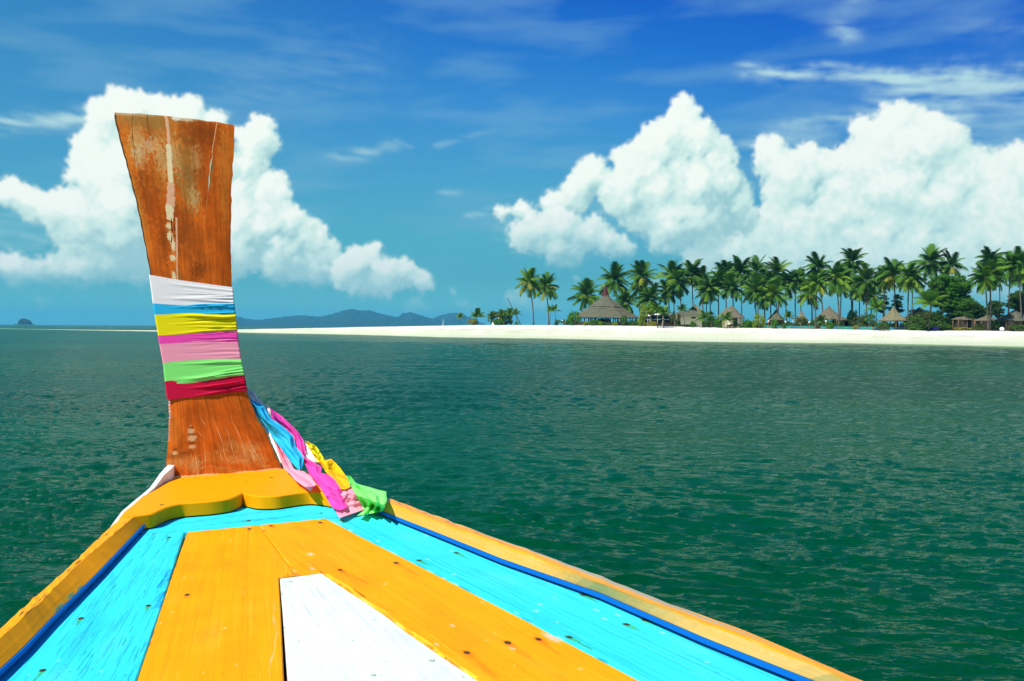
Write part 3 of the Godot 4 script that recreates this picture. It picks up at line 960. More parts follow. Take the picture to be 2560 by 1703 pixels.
		var o := put(d[0], plank_mesh(poly, -0.024, 0.0, 0.0022, f), m, boat, Transform3D(Basis(), Vector3(0, DECK_H, 0)))
		tag(o, d[1])
		for q in d[6]:
			put("nail", nail_mesh, nail_pale if d[5] == "white" else nail_m, o, Transform3D(Basis.from_scale(Vector3.ONE * rng.randf_range(0.75, 1.1)), dk(q[0], q[1])  * Vector3(1, 0, 1) + Vector3(0, 0.0003, 0)))
	# -- dark frame under the planks, seen through the gaps
	var under := [Vector3(-0.14, 0, 0.15), Vector3(0.14, 0, 0.15), Vector3(0.25, 0, 0.6), Vector3(0.34, 0, 1.0), Vector3(0.98, 0, 4.0), Vector3(-0.98, 0, 4.0), Vector3(-0.34, 0, 1.0), Vector3(-0.25, 0, 0.6)]
	put("deck_frame", plank_mesh(under, -0.075, -0.032, 0.003, plank_frame(under, Vector3.ZERO, Vector3(0, 0, 1))), mats.wood_dark, boat, Transform3D(Basis(), Vector3(0, DECK_H, 0)))
	# -- scalloped bow board
	var capL := [[-0.007, 0.616], [-0.028, 0.659], [-0.053, 0.694], [-0.086, 0.709], [-0.114, 0.714], [-0.150, 0.715], [-0.182, 0.718], [-0.213, 0.746], [-0.234, 0.785], [-0.252, 0.821], [-0.268, 0.832], [-0.334, 0.842], [-0.323, 0.766], [-0.307, 0.700], [-0.281, 0.575], [-0.249, 0.405], [-0.233, 0.349], [-0.22, 0.318], [-0.20, 0.24], [-0.17, 0.12]]
	var capR := [[0.17, 0.10], [0.21, 0.22], [0.236, 0.35], [0.262, 0.43], [0.29, 0.575], [0.312, 0.69], [0.336, 0.80], [0.27, 0.798], [0.248, 0.775], [0.228, 0.73], [0.205, 0.692], [0.174, 0.668], [0.122, 0.683], [0.081, 0.699], [0.044, 0.692], [0.021, 0.675], [0.003, 0.640]]
	var cap := []
	for half in [capL, capR]:
		for i in half.size():
			var p1 := Vector2(half[i][0], half[i][1])
			cap.append(Vector3(p1.x, 0, p1.y))
			if i == half.size() - 1: continue
			var p0 := Vector2(half[maxi(i - 1, 0)][0], half[maxi(i - 1, 0)][1])
			var q1 := Vector2(half[i + 1][0], half[i + 1][1])
			var q2 := Vector2(half[mini(i + 2, half.size() - 1)][0], half[mini(i + 2, half.size() - 1)][1])
			if p1.y < 0.6 or (p1 - p0).normalized().dot((q1 - p1).normalized()) < 0.5 and p1 != p0: continue
			for k in [0.33, 0.67]:
				var w := p1.cubic_interpolate(q1, p0, q2, k)
				cap.append(Vector3(w.x, 0, w.y))
	for p in cap: cap_poly.append(Vector2(p.x, p.z))
	var cf := plank_frame(cap, Vector3(0, 0, 0), Vector3(1, 0, 0))
	var CP := Paint.new(1024, 768, lin(0.76, 0.315, 0.003), 0.025, 0.025, 301)
	CP.cracks(90, lin(0.55, 0.2, 0.004), 0.3, 30, 200)
	CP.cracks(70, lin(0.85, 0.5, 0.05), 0.25, 30, 160)
	for k in 16: CP.blob(Vector2(rng.randf() * 1024, rng.randf() * 768), Vector2(rng.randf_range(20, 70), rng.randf_range(8, 24)), lin(0.6, 0.22, 0.004), 0.14, 1.1, 0.0, 0.8)
	CP.chips(20, lin(0.7, 0.45, 0.1), 0.5, 2.0)
	var CS := Vector2(1024, 768)
	for q in [[403.8, 1262.7], [678, 1194], [615, 1205]]:
		var c := frame_uv(cf, dk(q[0], q[1], 0.04)) * CS
		CP.blob(c, Vector2(13, 8), rust_run, 0.5, 0.7)
		CP.blob(c, Vector2(6, 4), RUST, 0.9, 0.5, 0.2)
	CP.line(frame_uv(cf, dk(354, 1243, 0.04)) * CS, frame_uv(cf, dk(378, 1239, 0.04)) * CS, 2.0, lin(0.15, 0.05, 0.01), 0.9, 1.0, 0.6)
	for i in 12:
		var x := rng.randf_range(440, 600)
		var y := 1199.0 - (x - 414.0) * 0.077
		CP.line(frame_uv(cf, dk(x, y, 0.04)) * CS, frame_uv(cf, dk(x + 1, y + rng.randf_range(4, 11), 0.04)) * CS, 1.0, lin(0.35, 0.1, 0.01), 0.7, 1.0)
	var cm := CP.material(0.55, 0.14, 0.12)
	var bow := put("bow_board", plank_mesh(cap, 0.0045, 0.041, 0.003, cf), cm, boat, Transform3D(Basis(), Vector3(0, DECK_H, 0)))
	tag(bow, "orange bow board with a scalloped front edge")
	for q in [[403.8, 1262.7], [678, 1194]]:
		put("nail", nail_mesh, nail_m, bow, Transform3D(Basis(), dk(q[0], q[1], 0.041) * Vector3(1, 0, 1) + Vector3(0, 0.0412, 0)))
	# blue remains of older paint under the scalloped edge
	# -- gunwale rails: a flat top, a sloping inner face, and a blue moulding below
	var rails := [
		["left", [[303, 1294], [232, 1359], [181, 1410], [54, 1523], [0, 1571], [-397, 1925]], [[336, 1291], [198, 1407], [99, 1506], [0, 1596], [-397, 1957]], [[361.6, 1306.6], [240, 1434], [124, 1548], [61, 1614.5], [0, 1671], [-397, 2040]]],
		["right", [[876, 1209], [956, 1240], [1195, 1328.6], [1343, 1381.7], [1500, 1440.8], [1714, 1522.5], [1863.6, 1578], [2150, 1699], [3100, 2100]], [[896, 1226], [968, 1255], [1142, 1320], [1307, 1379], [1500, 1458.5], [1692, 1530], [1816, 1575], [2022.7, 1654.5], [2112, 1695], [3070, 2100]], [[890, 1252], [962, 1280], [1106.7, 1337], [1254, 1396.5], [1500, 1482], [1768, 1597], [2038.6, 1703], [3050, 2100]]],
	]
	for rd in rails:
		var is_left: bool = rd[0] == "left"
		var N := 60
		var A := resample(dks(rd[1], 0.038), N)
		var B := resample(dks(rd[2], 0.041), N)
		var C := resample(dks(rd[3], 0.017), N)
		var rn := noise(401 if is_left else 402, 0.9, 3)
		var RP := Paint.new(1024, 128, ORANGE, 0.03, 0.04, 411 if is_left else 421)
		if is_left:
			RP.cracks(30, lin(0.3, 0.12, 0.004), 0.7, 30, 200)
			for i in 70:
				var u := rng.randf()
				RP.blob(Vector2(u * 1024, 36 + rng.randf_range(-7, 5)), Vector2(rng.randf_range(3, 14), rng.randf_range(1, 2.6)), [lin(0.12, 0.05, 0.012), lin(0.5, 0.3, 0.1), lin(0.25, 0.13, 0.03)][i % 3], 0.7, 0.9, 0.3)
			for q in [[340, 30, 16, 6], [390, 26, 12, 4], [150, 20, 7, 3], [600, 24, 8, 4]]:
				RP.blob(Vector2(q[0], q[1]), Vector2(q[2], q[3]), lin(0.1, 0.03, 0.008), 0.9, 0.8, 0.4)
			for q in [[470, 118, 14, 9], [520, 120, 20, 8], [430, 122, 12, 6]]:
				RP.blob(Vector2(q[0], q[1]), Vector2(q[2], q[3]), lin(0.06, 0.3, 0.25), 0.8, 0.9, 0.2)
		else:
			var pale := lin(0.66, 0.32, 0.05)  # inner face: faded worn paint, with the sun's gloss also painted into it
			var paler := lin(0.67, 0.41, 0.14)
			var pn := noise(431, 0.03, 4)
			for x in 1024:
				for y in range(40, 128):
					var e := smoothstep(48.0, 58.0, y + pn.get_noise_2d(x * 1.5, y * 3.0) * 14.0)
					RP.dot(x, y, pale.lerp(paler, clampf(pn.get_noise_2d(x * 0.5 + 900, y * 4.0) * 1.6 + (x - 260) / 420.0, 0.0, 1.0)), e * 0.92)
			for i in 130:
				var x := rng.randf() * 1024
				RP.line(Vector2(x, rng.randf_range(50, 80)), Vector2(x + rng.randf_range(-14, 4), rng.randf_range(80, 118)), 0.6, [lin(0.9, 0.75, 0.45), lin(0.5, 0.26, 0.06)][i % 2], 0.16, 1.0, 0.0)
			for i in 40:
				var x := 230 + rng.randf() * 500
				RP.blob(Vector2(x, rng.randf_range(2, 4 + minf(maxf(0.0, x - 330) * 0.06, 18.0))), Vector2(rng.randf_range(20, 60), rng.randf_range(2, 5)), lin(0.36, 0.34, 0.27), 0.85, 0.7, 0.2)
			for q in [[60, 20], [150, 18], [215, 20], [270, 22], [330, 30], [375, 36]]:
				RP.blob(Vector2(q[0], q[1]), Vector2(5, 3), RUST, 0.9, 0.5, 0.2)
				RP.line(Vector2(q[0], q[1]), Vector2(q[0] + 26, q[1] + 2), 1.6, rust_run, 0.5, 1.0, 0.0)
			for x in 1024:
				RP.dot(x, 126, lin(0.55, 0.7, 0.1), 0.7); RP.dot(x, 127, lin(0.3, 0.6, 0.2), 0.8)
		var st := st_new()
		for i in N:
			A[i].y += rn.get_noise_1d(i * 0.7) * 0.003
			B[i].y += rn.get_noise_1d(i * 0.9 + 40) * 0.003
		var sgn := -1.0 if is_left else 1.0
		for i in N - 1:
			var u0 := i / float(N - 1); var u1 := (i + 1) / float(N - 1)
			var a0: Vector3 = A[i]; var a1: Vector3 = A[i + 1]
			var o0 := a0 + Vector3(sgn * 0.002, -0.075, 0); var o1 := a1 + Vector3(sgn * 0.002, -0.075, 0)
			var strips := [[o0, o1, a1, a0, 0.0, 0.04], [a0, a1, B[i + 1], B[i], 0.04, 0.33], [B[i], B[i + 1], C[i + 1], C[i], 0.33, 1.0], [C[i], C[i + 1], C[i + 1] + Vector3(sgn * 0.008, 0.002, 0), C[i] + Vector3(sgn * 0.008, 0.002, 0), 0.99, 1.0]]
			for s in strips:
				var P := [s[0], s[1], s[2], s[3]]
				var T := [Vector2(u0, s[4]), Vector2(u1, s[4]), Vector2(u1, s[5]), Vector2(u0, s[5])]
				if not is_left:
					P.reverse(); T.reverse()
				quad_uv(st, P, T)
		# end faces
		for i in [0, N - 1]:
			var P := [A[i] + Vector3(sgn * 0.002, -0.075, 0), A[i], B[i], C[i]]
			if (i == 0) == is_left: P.reverse()
			var T := [Vector2(0.02, 0.3), Vector2(0.02, 0.3), Vector2(0.02, 0.3), Vector2(0.02, 0.3)]
			quad_uv(st, P, T)
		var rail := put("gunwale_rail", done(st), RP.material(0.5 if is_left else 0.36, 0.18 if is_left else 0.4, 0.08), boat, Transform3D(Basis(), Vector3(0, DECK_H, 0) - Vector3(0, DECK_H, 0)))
		tag(rail, "left orange gunwale rail with a chipped ridge" if is_left else "right gunwale rail with a worn inner face, paler with sun gloss painted in")
		# blue moulding
		var sm := st_new()
		for i in N - 1:
			var c0: Vector3 = C[i] + Vector3(-sgn * 0.003, -0.001, 0); var c1: Vector3 = C[i + 1] + Vector3(-sgn * 0.003, -0.001, 0)
			var lo := -0.0085
			var P := [c0, c0 + Vector3(0, lo, 0), c1 + Vector3(0, lo, 0), c1]
			var Q := [c0 + Vector3(0, lo, 0), c0 + Vector3(sgn * 0.02, lo, 0), c1 + Vector3(sgn * 0.02, lo, 0), c1 + Vector3(0, lo, 0)]
			var R := [c1, c1 + Vector3(sgn * 0.02, 0, 0), c0 + Vector3(sgn * 0.02, 0, 0), c0]
			for W in [P, Q, R]:
				if is_left: W.reverse()
				quad(sm, W[0], W[1], W[2], W[3])
		put("rail_moulding", done(sm), mat(lin(0.003, 0.125, 0.52), 0.5, 0.2), boat)
	# -- white planks outside the bow board, rising to the stem
	var wm := Paint.new(512, 128, lin(0.80, 0.86, 0.84), 0.02, 0.03, 451)
	wm.cracks(10, lin(0.4, 0.62, 0.6), 0.7, 60, 300)
	wm.line(Vector2(150, 90), Vector2(500, 70), 1.2, lin(0.1, 0.5, 0.5), 0.9, 1.0)
	var wmat := wm.material(0.5, 0.25, 0.1)
	for sgn in [-1.0, 1.0]:
		var outer := [[0.392, 1.25, 0.022], [0.372, 1.05, 0.028], [0.352, 0.87, 0.032], [0.334, 0.748, 0.036], [0.306, 0.635, 0.040], [0.288, 0.547, 0.044], [0.268, 0.48, 0.050], [0.254, 0.415, 0.058], [0.240, 0.355, 0.068], [0.224, 0.30, 0.080], [0.20, 0.22, 0.088], [0.13, 0.06, 0.10]]
		var inner := [[0.385, 1.25, 0.022], [0.352, 1.05, 0.028], [0.326, 0.87, 0.030], [0.308, 0.748, 0.032], [0.288, 0.635, 0.034], [0.268, 0.547, 0.036], [0.246, 0.48, 0.038], [0.230, 0.415, 0.042], [0.215, 0.355, 0.048], [0.19, 0.30, 0.06], [0.17, 0.22, 0.07], [0.10, 0.06, 0.09]]
		if sgn > 0:
			outer = outer.slice(4); inner = inner.slice(4)
			for q in outer + inner: q[2] -= 0.05
		var st := st_new()
		var last := []
		for i in outer.size():
			var a := Vector3(outer[i][0] * sgn, DECK_H + outer[i][2], outer[i][1])
			var b := Vector3(inner[i][0] * sgn, DECK_H + outer[i][2] - 0.003, inner[i][1])
			if i > 4 and sgn < 0: a = a.lerp(b, 0.3)
			var rr := [a + Vector3(-sgn * 0.02, -0.35, 0.0), a + Vector3(0, -0.006, 0), a + Vector3(-sgn * 0.004, 0, 0), b, b + Vector3(0, -0.05, 0)]
			if i > 0:
				for k in 4:
					var P := [last[k], last[k + 1], rr[k + 1], rr[k]]
					var T := [Vector2((i - 1) / 11.0, k / 4.0), Vector2((i - 1) / 11.0, (k + 1) / 4.0), Vector2(i / 11.0, (k + 1) / 4.0), Vector2(i / 11.0, k / 4.0)]
					if sgn > 0: P.reverse(); T.reverse()
					quad_uv(st, P, T)
			last = rr
		put("sheer_plank", done(st), wmat, boat)
	# -- hull below, down into the water
	var hull := st_new(true)
	var stations := [[0.02, 0.02, 0.0, 0.0], [0.06, 0.11, 0.03, 0.01], [0.25, 0.19, 0.09, 0.03], [0.6, 0.285, 0.17, 0.08], [1.0, 0.355, 0.26, 0.14], [1.6, 0.485, 0.36, 0.22], [2.4, 0.65, 0.5, 0.34], [3.2, 0.81, 0.64, 0.45], [4.0, 0.97, 0.78, 0.55]]
	var hrows := []
	for s in stations:
		var row := []
		for sgn in [-1.0, 1.0]:
			var half := [Vector3(sgn * s[1], DECK_H - 0.035, s[0]), Vector3(sgn * (s[2] + (s[1] - s[2]) * 0.65), DECK_H - 0.5, s[0] + 0.03), Vector3(sgn * s[2], 0.35, s[0] + 0.12), Vector3(sgn * s[3], -0.25, s[0] + 0.3)]
			if sgn < 0: row = half
			else:
				half.reverse()
				row += half
		hrows.append(row)
	for i in hrows.size() - 1:
		for k in 7:
			quad(hull, hrows[i][k], hrows[i][k + 1], hrows[i + 1][k + 1], hrows[i + 1][k])
	for k in range(1, 7): tri(hull, hrows[-1][0], hrows[-1][k], hrows[-1][k + 1])
	put("hull", done(hull), mat(lin(0.7, 0.72, 0.7), 0.5, 0.3), boat)
	make_post()

# ---- the stem post
const P_LEFT := [[276, 286], [283, 284.6], [300, 287], [359.5, 301], [403, 314], [459, 329], [515, 342], [558, 352], [643, 367.6], [692, 375.8], [754, 384], [793, 390], [833, 397], [858, 400.5], [911, 410.5], [960, 415.5], [996, 420.3], [1048, 422], [1092, 420.3], [1130, 416.8], [1194, 414.3], [1206, 414.3]]
const P_RIGHT := [[304, 583], [311, 586.4], [349, 586.4], [413, 582], [490, 579], [566, 578], [660, 578], [722, 579.6], [762, 582.4], [788, 586], [826, 590], [853, 592.6], [898, 600], [938, 607.8], [976, 614.5], [1016, 631.5], [1051, 645], [1086, 666.8], [1124, 683], [1157, 699.4], [1180, 707]]

func post_ray(px: float, py: float) -> Vector3:
	var o := boat_inv * Vector3(0, CAM_H, 0)
	var d := boat_inv.basis * ray(px, py)
	var h := 0.5
	var p := Vector3.ZERO
	for i in 8:
		var z0 := 0.251 - 0.10 * h - 0.10 * h * h
		# plane z = z0 - 0.145 (x + 0.02)
		var t := (z0 - 0.145 * (o.x + 0.02) - o.z) / (d.z + 0.145 * d.x)
		p = o + d * t
		h = clampf(p.y - DECK_H, -0.1, 1.7)
	return p

# front face of the post: u from its left to its right edge, t from the deck to the top
func post_pt(u: float, t: float) -> Vector3:
	var ly := 1203.0 - 925.0 * t
	var ry := 1178.0 - 870.0 * t
	var crown := 4.0 * sin(u * PI) * smoothstep(0.6, 1.0, t)
	var px := lerpf(table(P_LEFT, ly), table(P_RIGHT, ry), u)
	return post_ray(px, lerpf(ly, ry, u) - crown)

func post_uv(px: float, py: float) -> Vector2:
	var t := 0.5
	var u := 0.5
	for i in 10:
		var ly := 1203.0 - 925.0 * t
		var ry := 1178.0 - 870.0 * t
		var xl := table(P_LEFT, ly); var xr := table(P_RIGHT, ry)
		u = (px - xl) / (xr - xl)
		t += (lerpf(ly, ry, u) - py) / 900.0
	return Vector2(u, 1.0 - t)

func post_back(p: Vector3, u: float, depth: float) -> Vector3:
	return p + Vector3((0.5 - u) * 0.03, 0.0, -depth)

func make_post() -> void:
	var W := 384
	var Hh := 1024
	# built lying along u so that the grain runs up the post, then turned
	var P := Paint.new(Hh, W, lin(0.51, 0.110, 0.011), 0.16, 0.2, 501)
	var S := Vector2(Hh, W)
	var at := func(px: float, py: float) -> Vector2:
		var q := post_uv(px, py)
		return Vector2(q.y, q.x) * S
	# older, paler and golden weathered patches
	var gold := lin(0.56, 0.22, 0.03); var pale := lin(0.60, 0.45, 0.20); var dark := lin(0.19, 0.045, 0.007); var mossy := lin(0.26, 0.17, 0.045); var grey := lin(0.55, 0.52, 0.36); var red := lin(0.42, 0.07, 0.006)
	for q in [[330, 370, 55, 20, gold, 0.8], [345, 350, 60, 14, pale, 0.6], [350, 300, 26, 60, mossy, 0.8], [395, 320, 40, 20, mossy, 0.55], [350, 395, 40, 14, grey, 0.65], [375, 365, 24, 10, grey, 0.6], [405, 400, 70, 14, pale, 0.75], [437, 390, 70, 12, pale, 0.75], [385, 455, 60, 22, gold, 0.6], [370, 430, 60, 12, red, 0.5], [445, 330, 60, 24, gold, 0.5], [480, 330, 60, 26, dark, 0.6], [520, 330, 60, 14, dark, 0.6], [500, 420, 120, 30, dark, 0.5], [470, 470, 70, 20, mossy, 0.75], [485, 500, 40, 12, pale, 0.6], [490, 400, 40, 12, pale, 0.5], [465, 400, 60, 16, mossy, 0.6], [375, 500, 90, 24, dark, 0.6], [400, 540, 90, 24, red, 0.5], [335, 480, 90, 10, gold, 0.7], [360, 580, 80, 10, gold, 0.6], [560, 400, 120, 14, gold, 0.5], [560, 520, 100, 8, gold, 0.5], [535, 340, 40, 9, dark, 0.5], [480, 600, 90, 26, dark, 0.35], [455, 570, 60, 20, dark, 0.5], [410, 600, 70, 12, dark, 0.6], [497, 675, 26, 18, dark, 0.85], [445, 700, 30, 10, mossy, 0.6], [560, 640, 120, 24, red, 0.5], [525, 480, 140, 20, red, 0.4], [480, 295, 8, 40, grey, 0.7], [420, 280, 6, 60, grey, 0.6], [330, 284, 8, 40, grey, 0.7]]:
		P.blob(at.call(q[0], q[1]), Vector2(q[2], q[3] * 2.2) * 0.8, q[4], q[5] * 0.85, 1.1, 0.0, 0.6)
	for q in [[430, 1075, 60, 40, gold, 0.5], [450, 1150, 30, 40, pale, 0.5], [488, 1165, 26, 20, pale, 0.8], [620, 1120, 20, 40, pale, 0.6], [600, 1145, 18, 60, pale, 0.5], [540, 1140, 24, 34, gold, 0.6], [575, 1110, 16, 30, pale, 0.4], [650, 1150, 30, 20, pale, 0.5], [480, 1040, 60, 30, red, 0.5], [560, 1030, 60, 40, red, 0.4], [610, 1040, 60, 30, dark, 0.35], [445, 1138, 12, 40, dark, 0.7], [440, 1185, 9, 10, dark, 0.9], [470, 1130, 8, 24, dark, 0.5], [560, 1180, 14, 60, gold, 0.5]]:
		P.blob(at.call(q[0], q[1]), Vector2(q[2], q[3] * 1.6) * 0.7, q[4], q[5] * 0.65, 1.1, 0.0, 0.6)
	P.cracks(240, lin(0.16, 0.035, 0.006), 0.35, 20, 160)
	P.cracks(140, lin(0.66, 0.26, 0.05), 0.35, 20, 140)
	# the long filled split down the middle, and a second one at the right
	var fill := lin(0.70, 0.40, 0.24); var fill2 := lin(0.74, 0.62, 0.36)
	var split := [[411, 286, 3.0], [417, 305, 3.2], [420, 335, 3.2], [422, 365, 5.5], [424, 400, 5.5], [425, 430, 6], [426, 460, 8.5], [427, 490, 10.0], [426, 515, 10], [424, 535, 8.5], [423, 552, 8]]
	for i in split.size() - 1:
		P.line(at.call(split[i][0], split[i][1]), at.call(split[i + 1][0], split[i + 1][1]), split[i][2] * 1.75, fill2 if i in [3, 4, 5, 8, 9] else fill, 0.95, 1.0, -0.15, false)
	for q in [[422, 565, 9, 12], [424, 590, 14, 13], [432, 612, 18, 9], [432, 645, 9, 14], [434, 690, 14, 9]]:
		P.blob(at.call(q[0], q[1]), Vector2(q[2], q[3]), fill2, 0.95, 0.7, -0.1, 0.2)
	P.line(at.call(440, 545), at.call(442, 640), 4.2, fill, 0.95, 0.6, -0.1, false)
	P.line(at.call(442, 640), at.call(443, 700), 3.4, fill, 0.95, 0.6, -0.1, false)
	P.line(at.call(429, 548), at.call(431, 582), 3.6, lin(0.08, 0.02, 0.005), 0.95, 1.0, 0.6)
	P.line(at.call(436, 560), at.call(434, 585), 2.0, lin(0.08, 0.02, 0.005), 0.95, 0.6, 0.6)
	P.line(at.call(429, 586), at.call(430, 612), 1.6, lin(0.10, 0.03, 0.006), 0.9, 1.0, 0.5)
	P.blob(at.call(437, 590), Vector2(2.4, 3.4), lin(0.05, 0.015, 0.005), 0.95, 0.3, 0.4)
	P.line(at.call(541, 302), at.call(530, 385), 1.3, lin(0.72, 0.36, 0.2), 0.95, 0.6, 0.2, false)
	P.line(at.call(530, 385), at.call(520, 480), 3.4, lin(0.50, 0.42, 0.28), 0.95, 0.6, 0.3)
	P.line(at.call(535, 395), at.call(525, 475), 3.0, lin(0.16, 0.13, 0.04), 0.8, 0.6, 0.3)
	P.line(at.call(519, 480), at.call(509, 575), 1.0, lin(0.62, 0.24, 0.07), 0.9, 1.0, 0.1)
	P.line(at.call(333, 282), at.call(337, 395), 0.9, lin(0.05, 0.02, 0.006), 0.9, 1.0, 0.5)
	P.line(at.call(369, 284), at.call(371, 330), 0.9, lin(0.06, 0.025, 0.006), 0.8, 0.6, 0.4)
	P.blob(at.call(440, 297), Vector2(9, 15), lin(0.72, 0.70, 0.58), 0.95, 0.8, -0.2, 0.15)
	P.blob(at.call(464, 298), Vector2(9, 26), lin(0.6, 0.55, 0.38), 0.8, 0.9, 0.0, 0.3)
	# scratches and bruises low on the post
	for q in [[534, 1040, 566, 1152], [578, 1040, 630, 1178], [561, 1065, 584, 1140], [617, 1090, 664, 1172], [545, 1108, 557, 1155], [475, 1058, 477, 1075], [493, 1076, 508, 1090], [508, 1105, 516, 1180], [486, 1130, 494, 1190], [627, 1120, 640, 1160], [497, 1040, 515, 1066], [590, 1140, 596, 1160]]:
		P.line(at.call(q[0], q[1]), at.call(q[2], q[3]), 1.1, lin(0.78, 0.48, 0.26), 0.85, 2.0, 0.3)
	for q in [[478, 1078, 8, 12], [480, 1095, 7, 17], [479, 1117, 4, 14], [437, 1133, 4, 10]]:
		P.blob(at.call(q[0], q[1]), Vector2(q[2] * 1.3, q[3]), lin(0.66, 0.40, 0.2), 0.95, 0.8, -0.1, 0.15)
		P.blob(at.call(q[0] + 1, q[1] - 9), Vector2(3, q[3] * 0.8), lin(0.16, 0.06, 0.012), 0.8, 0.7, 0.3)
	for i in 60:
		P.blob(at.call(rng.randf_range(424, 690), rng.randf_range(1120, 1180)), Vector2(rng.randf_range(2, 6), rng.randf_range(3, 16)), [pale, gold, lin(0.62, 0.3, 0.12)][i % 3], 0.28, 0.9, 0.0, 0.5)
	for i in 40:       # worn white paint along the left edge above the bow board
		P.blob(at.call(table(P_LEFT, 1000.0 + i * 2.6) + 2.0, 1000.0 + i * 2.6), Vector2(3, rng.randf_range(1, 5)), [lin(0.62, 0.5, 0.62), lin(0.2, 0.1, 0.3), lin(0.8, 0.78, 0.8)][i % 3], 0.8 if i < 20 else 0.35, 0.9, 0.0, 0.3)
	P.line(at.call(414, 1199), at.call(560, 1188), 6.0, lin(0.80, 0.58, 0.34), 0.9, 1.5, -0.1, false)
	P.line(at.call(560, 1188), at.call(706, 1175), 5.0, lin(0.78, 0.52, 0.28), 0.9, 1.5, -0.1, false)
	for i in 50:
		P.blob(at.call(287.0 + table(P_LEFT, 290.0 + i * 8.0) - 287.0 + 1.0, 290.0 + i * 8.0), Vector2(7, rng.randf_range(2, 5)), lin(0.05, 0.03, 0.012), 0.8, 0.9, 0.2, 0.3)
	P.im.rotate_90(CLOCKWISE); P.im.flip_x()
	P.bump.rotate_90(CLOCKWISE); P.bump.flip_x()
	var m := P.material(0.55, 0.16, 0.25)
	var nu := 14
	var nt := 70
	var st := st_new(true)
	var gn := noise(511, 3.0, 3)
	var rings := []
	for j in nt + 1:
		var t := lerpf(-0.03, 1.0, j / float(nt))
		var ring := []
		for i in nu + 1:
			var u := i / float(nu)
			var p := post_pt(u, t)
			p.z -= pow(absf(u - 0.5) * 2.0, 8.0) * 0.006 - gn.get_noise_3d(p.x * 4, p.y * 1.2, 0) * 0.0025
			p.x += gn.get_noise_2d(p.y * 6.0, u * 3.0) * 0.0035
			if j == nt: p.y -= 0.004 + gn.get_noise_2d(u * 6.0, 9.0) * 0.004
			ring.append([p, Vector2(u, 1.0 - t)])
		for q in [[1.0, 0.06], [1.0, 0.13], [0.6, 0.135], [0.4, 0.135], [0.0, 0.13], [0.0, 0.06]]:
			var b := post_back(post_pt(q[0], t), q[0], q[1])
			ring.append([b, Vector2(clampf(q[0] + (0.5 - q[0]) * 0.3, 0.0, 1.0), 1.0 - t)])
		rings.append(ring)
	var cnt: int = rings[0].size()
	for j in nt:
		for i in cnt:
			st.set_smooth_group(1 if i < nu else 2 + i)
			var i2 := (i + 1) % cnt
			quad_uv(st, [rings[j][i][0], rings[j + 1][i][0], rings[j + 1][i2][0], rings[j][i2][0]], [rings[j][i][1], rings[j + 1][i][1], rings[j + 1][i2][1], rings[j][i2][1]])
	# top
	st.set_smooth_group(60)
	var c := Vector3.ZERO
	for q in rings[nt]: c += q[0] / float(cnt)
	for i in cnt:
		var i2 := (i + 1) % cnt
		for v in [[c, Vector2(0.5, 0.01)], rings[nt][i2], rings[nt][i]]:
			st.set_uv(Vector2(v[1].x, 0.008)); st.add_vertex(v[0])
	tag(put("stem_post", done(st), m, boat), "tall brown weathered stem post, wider at the top")

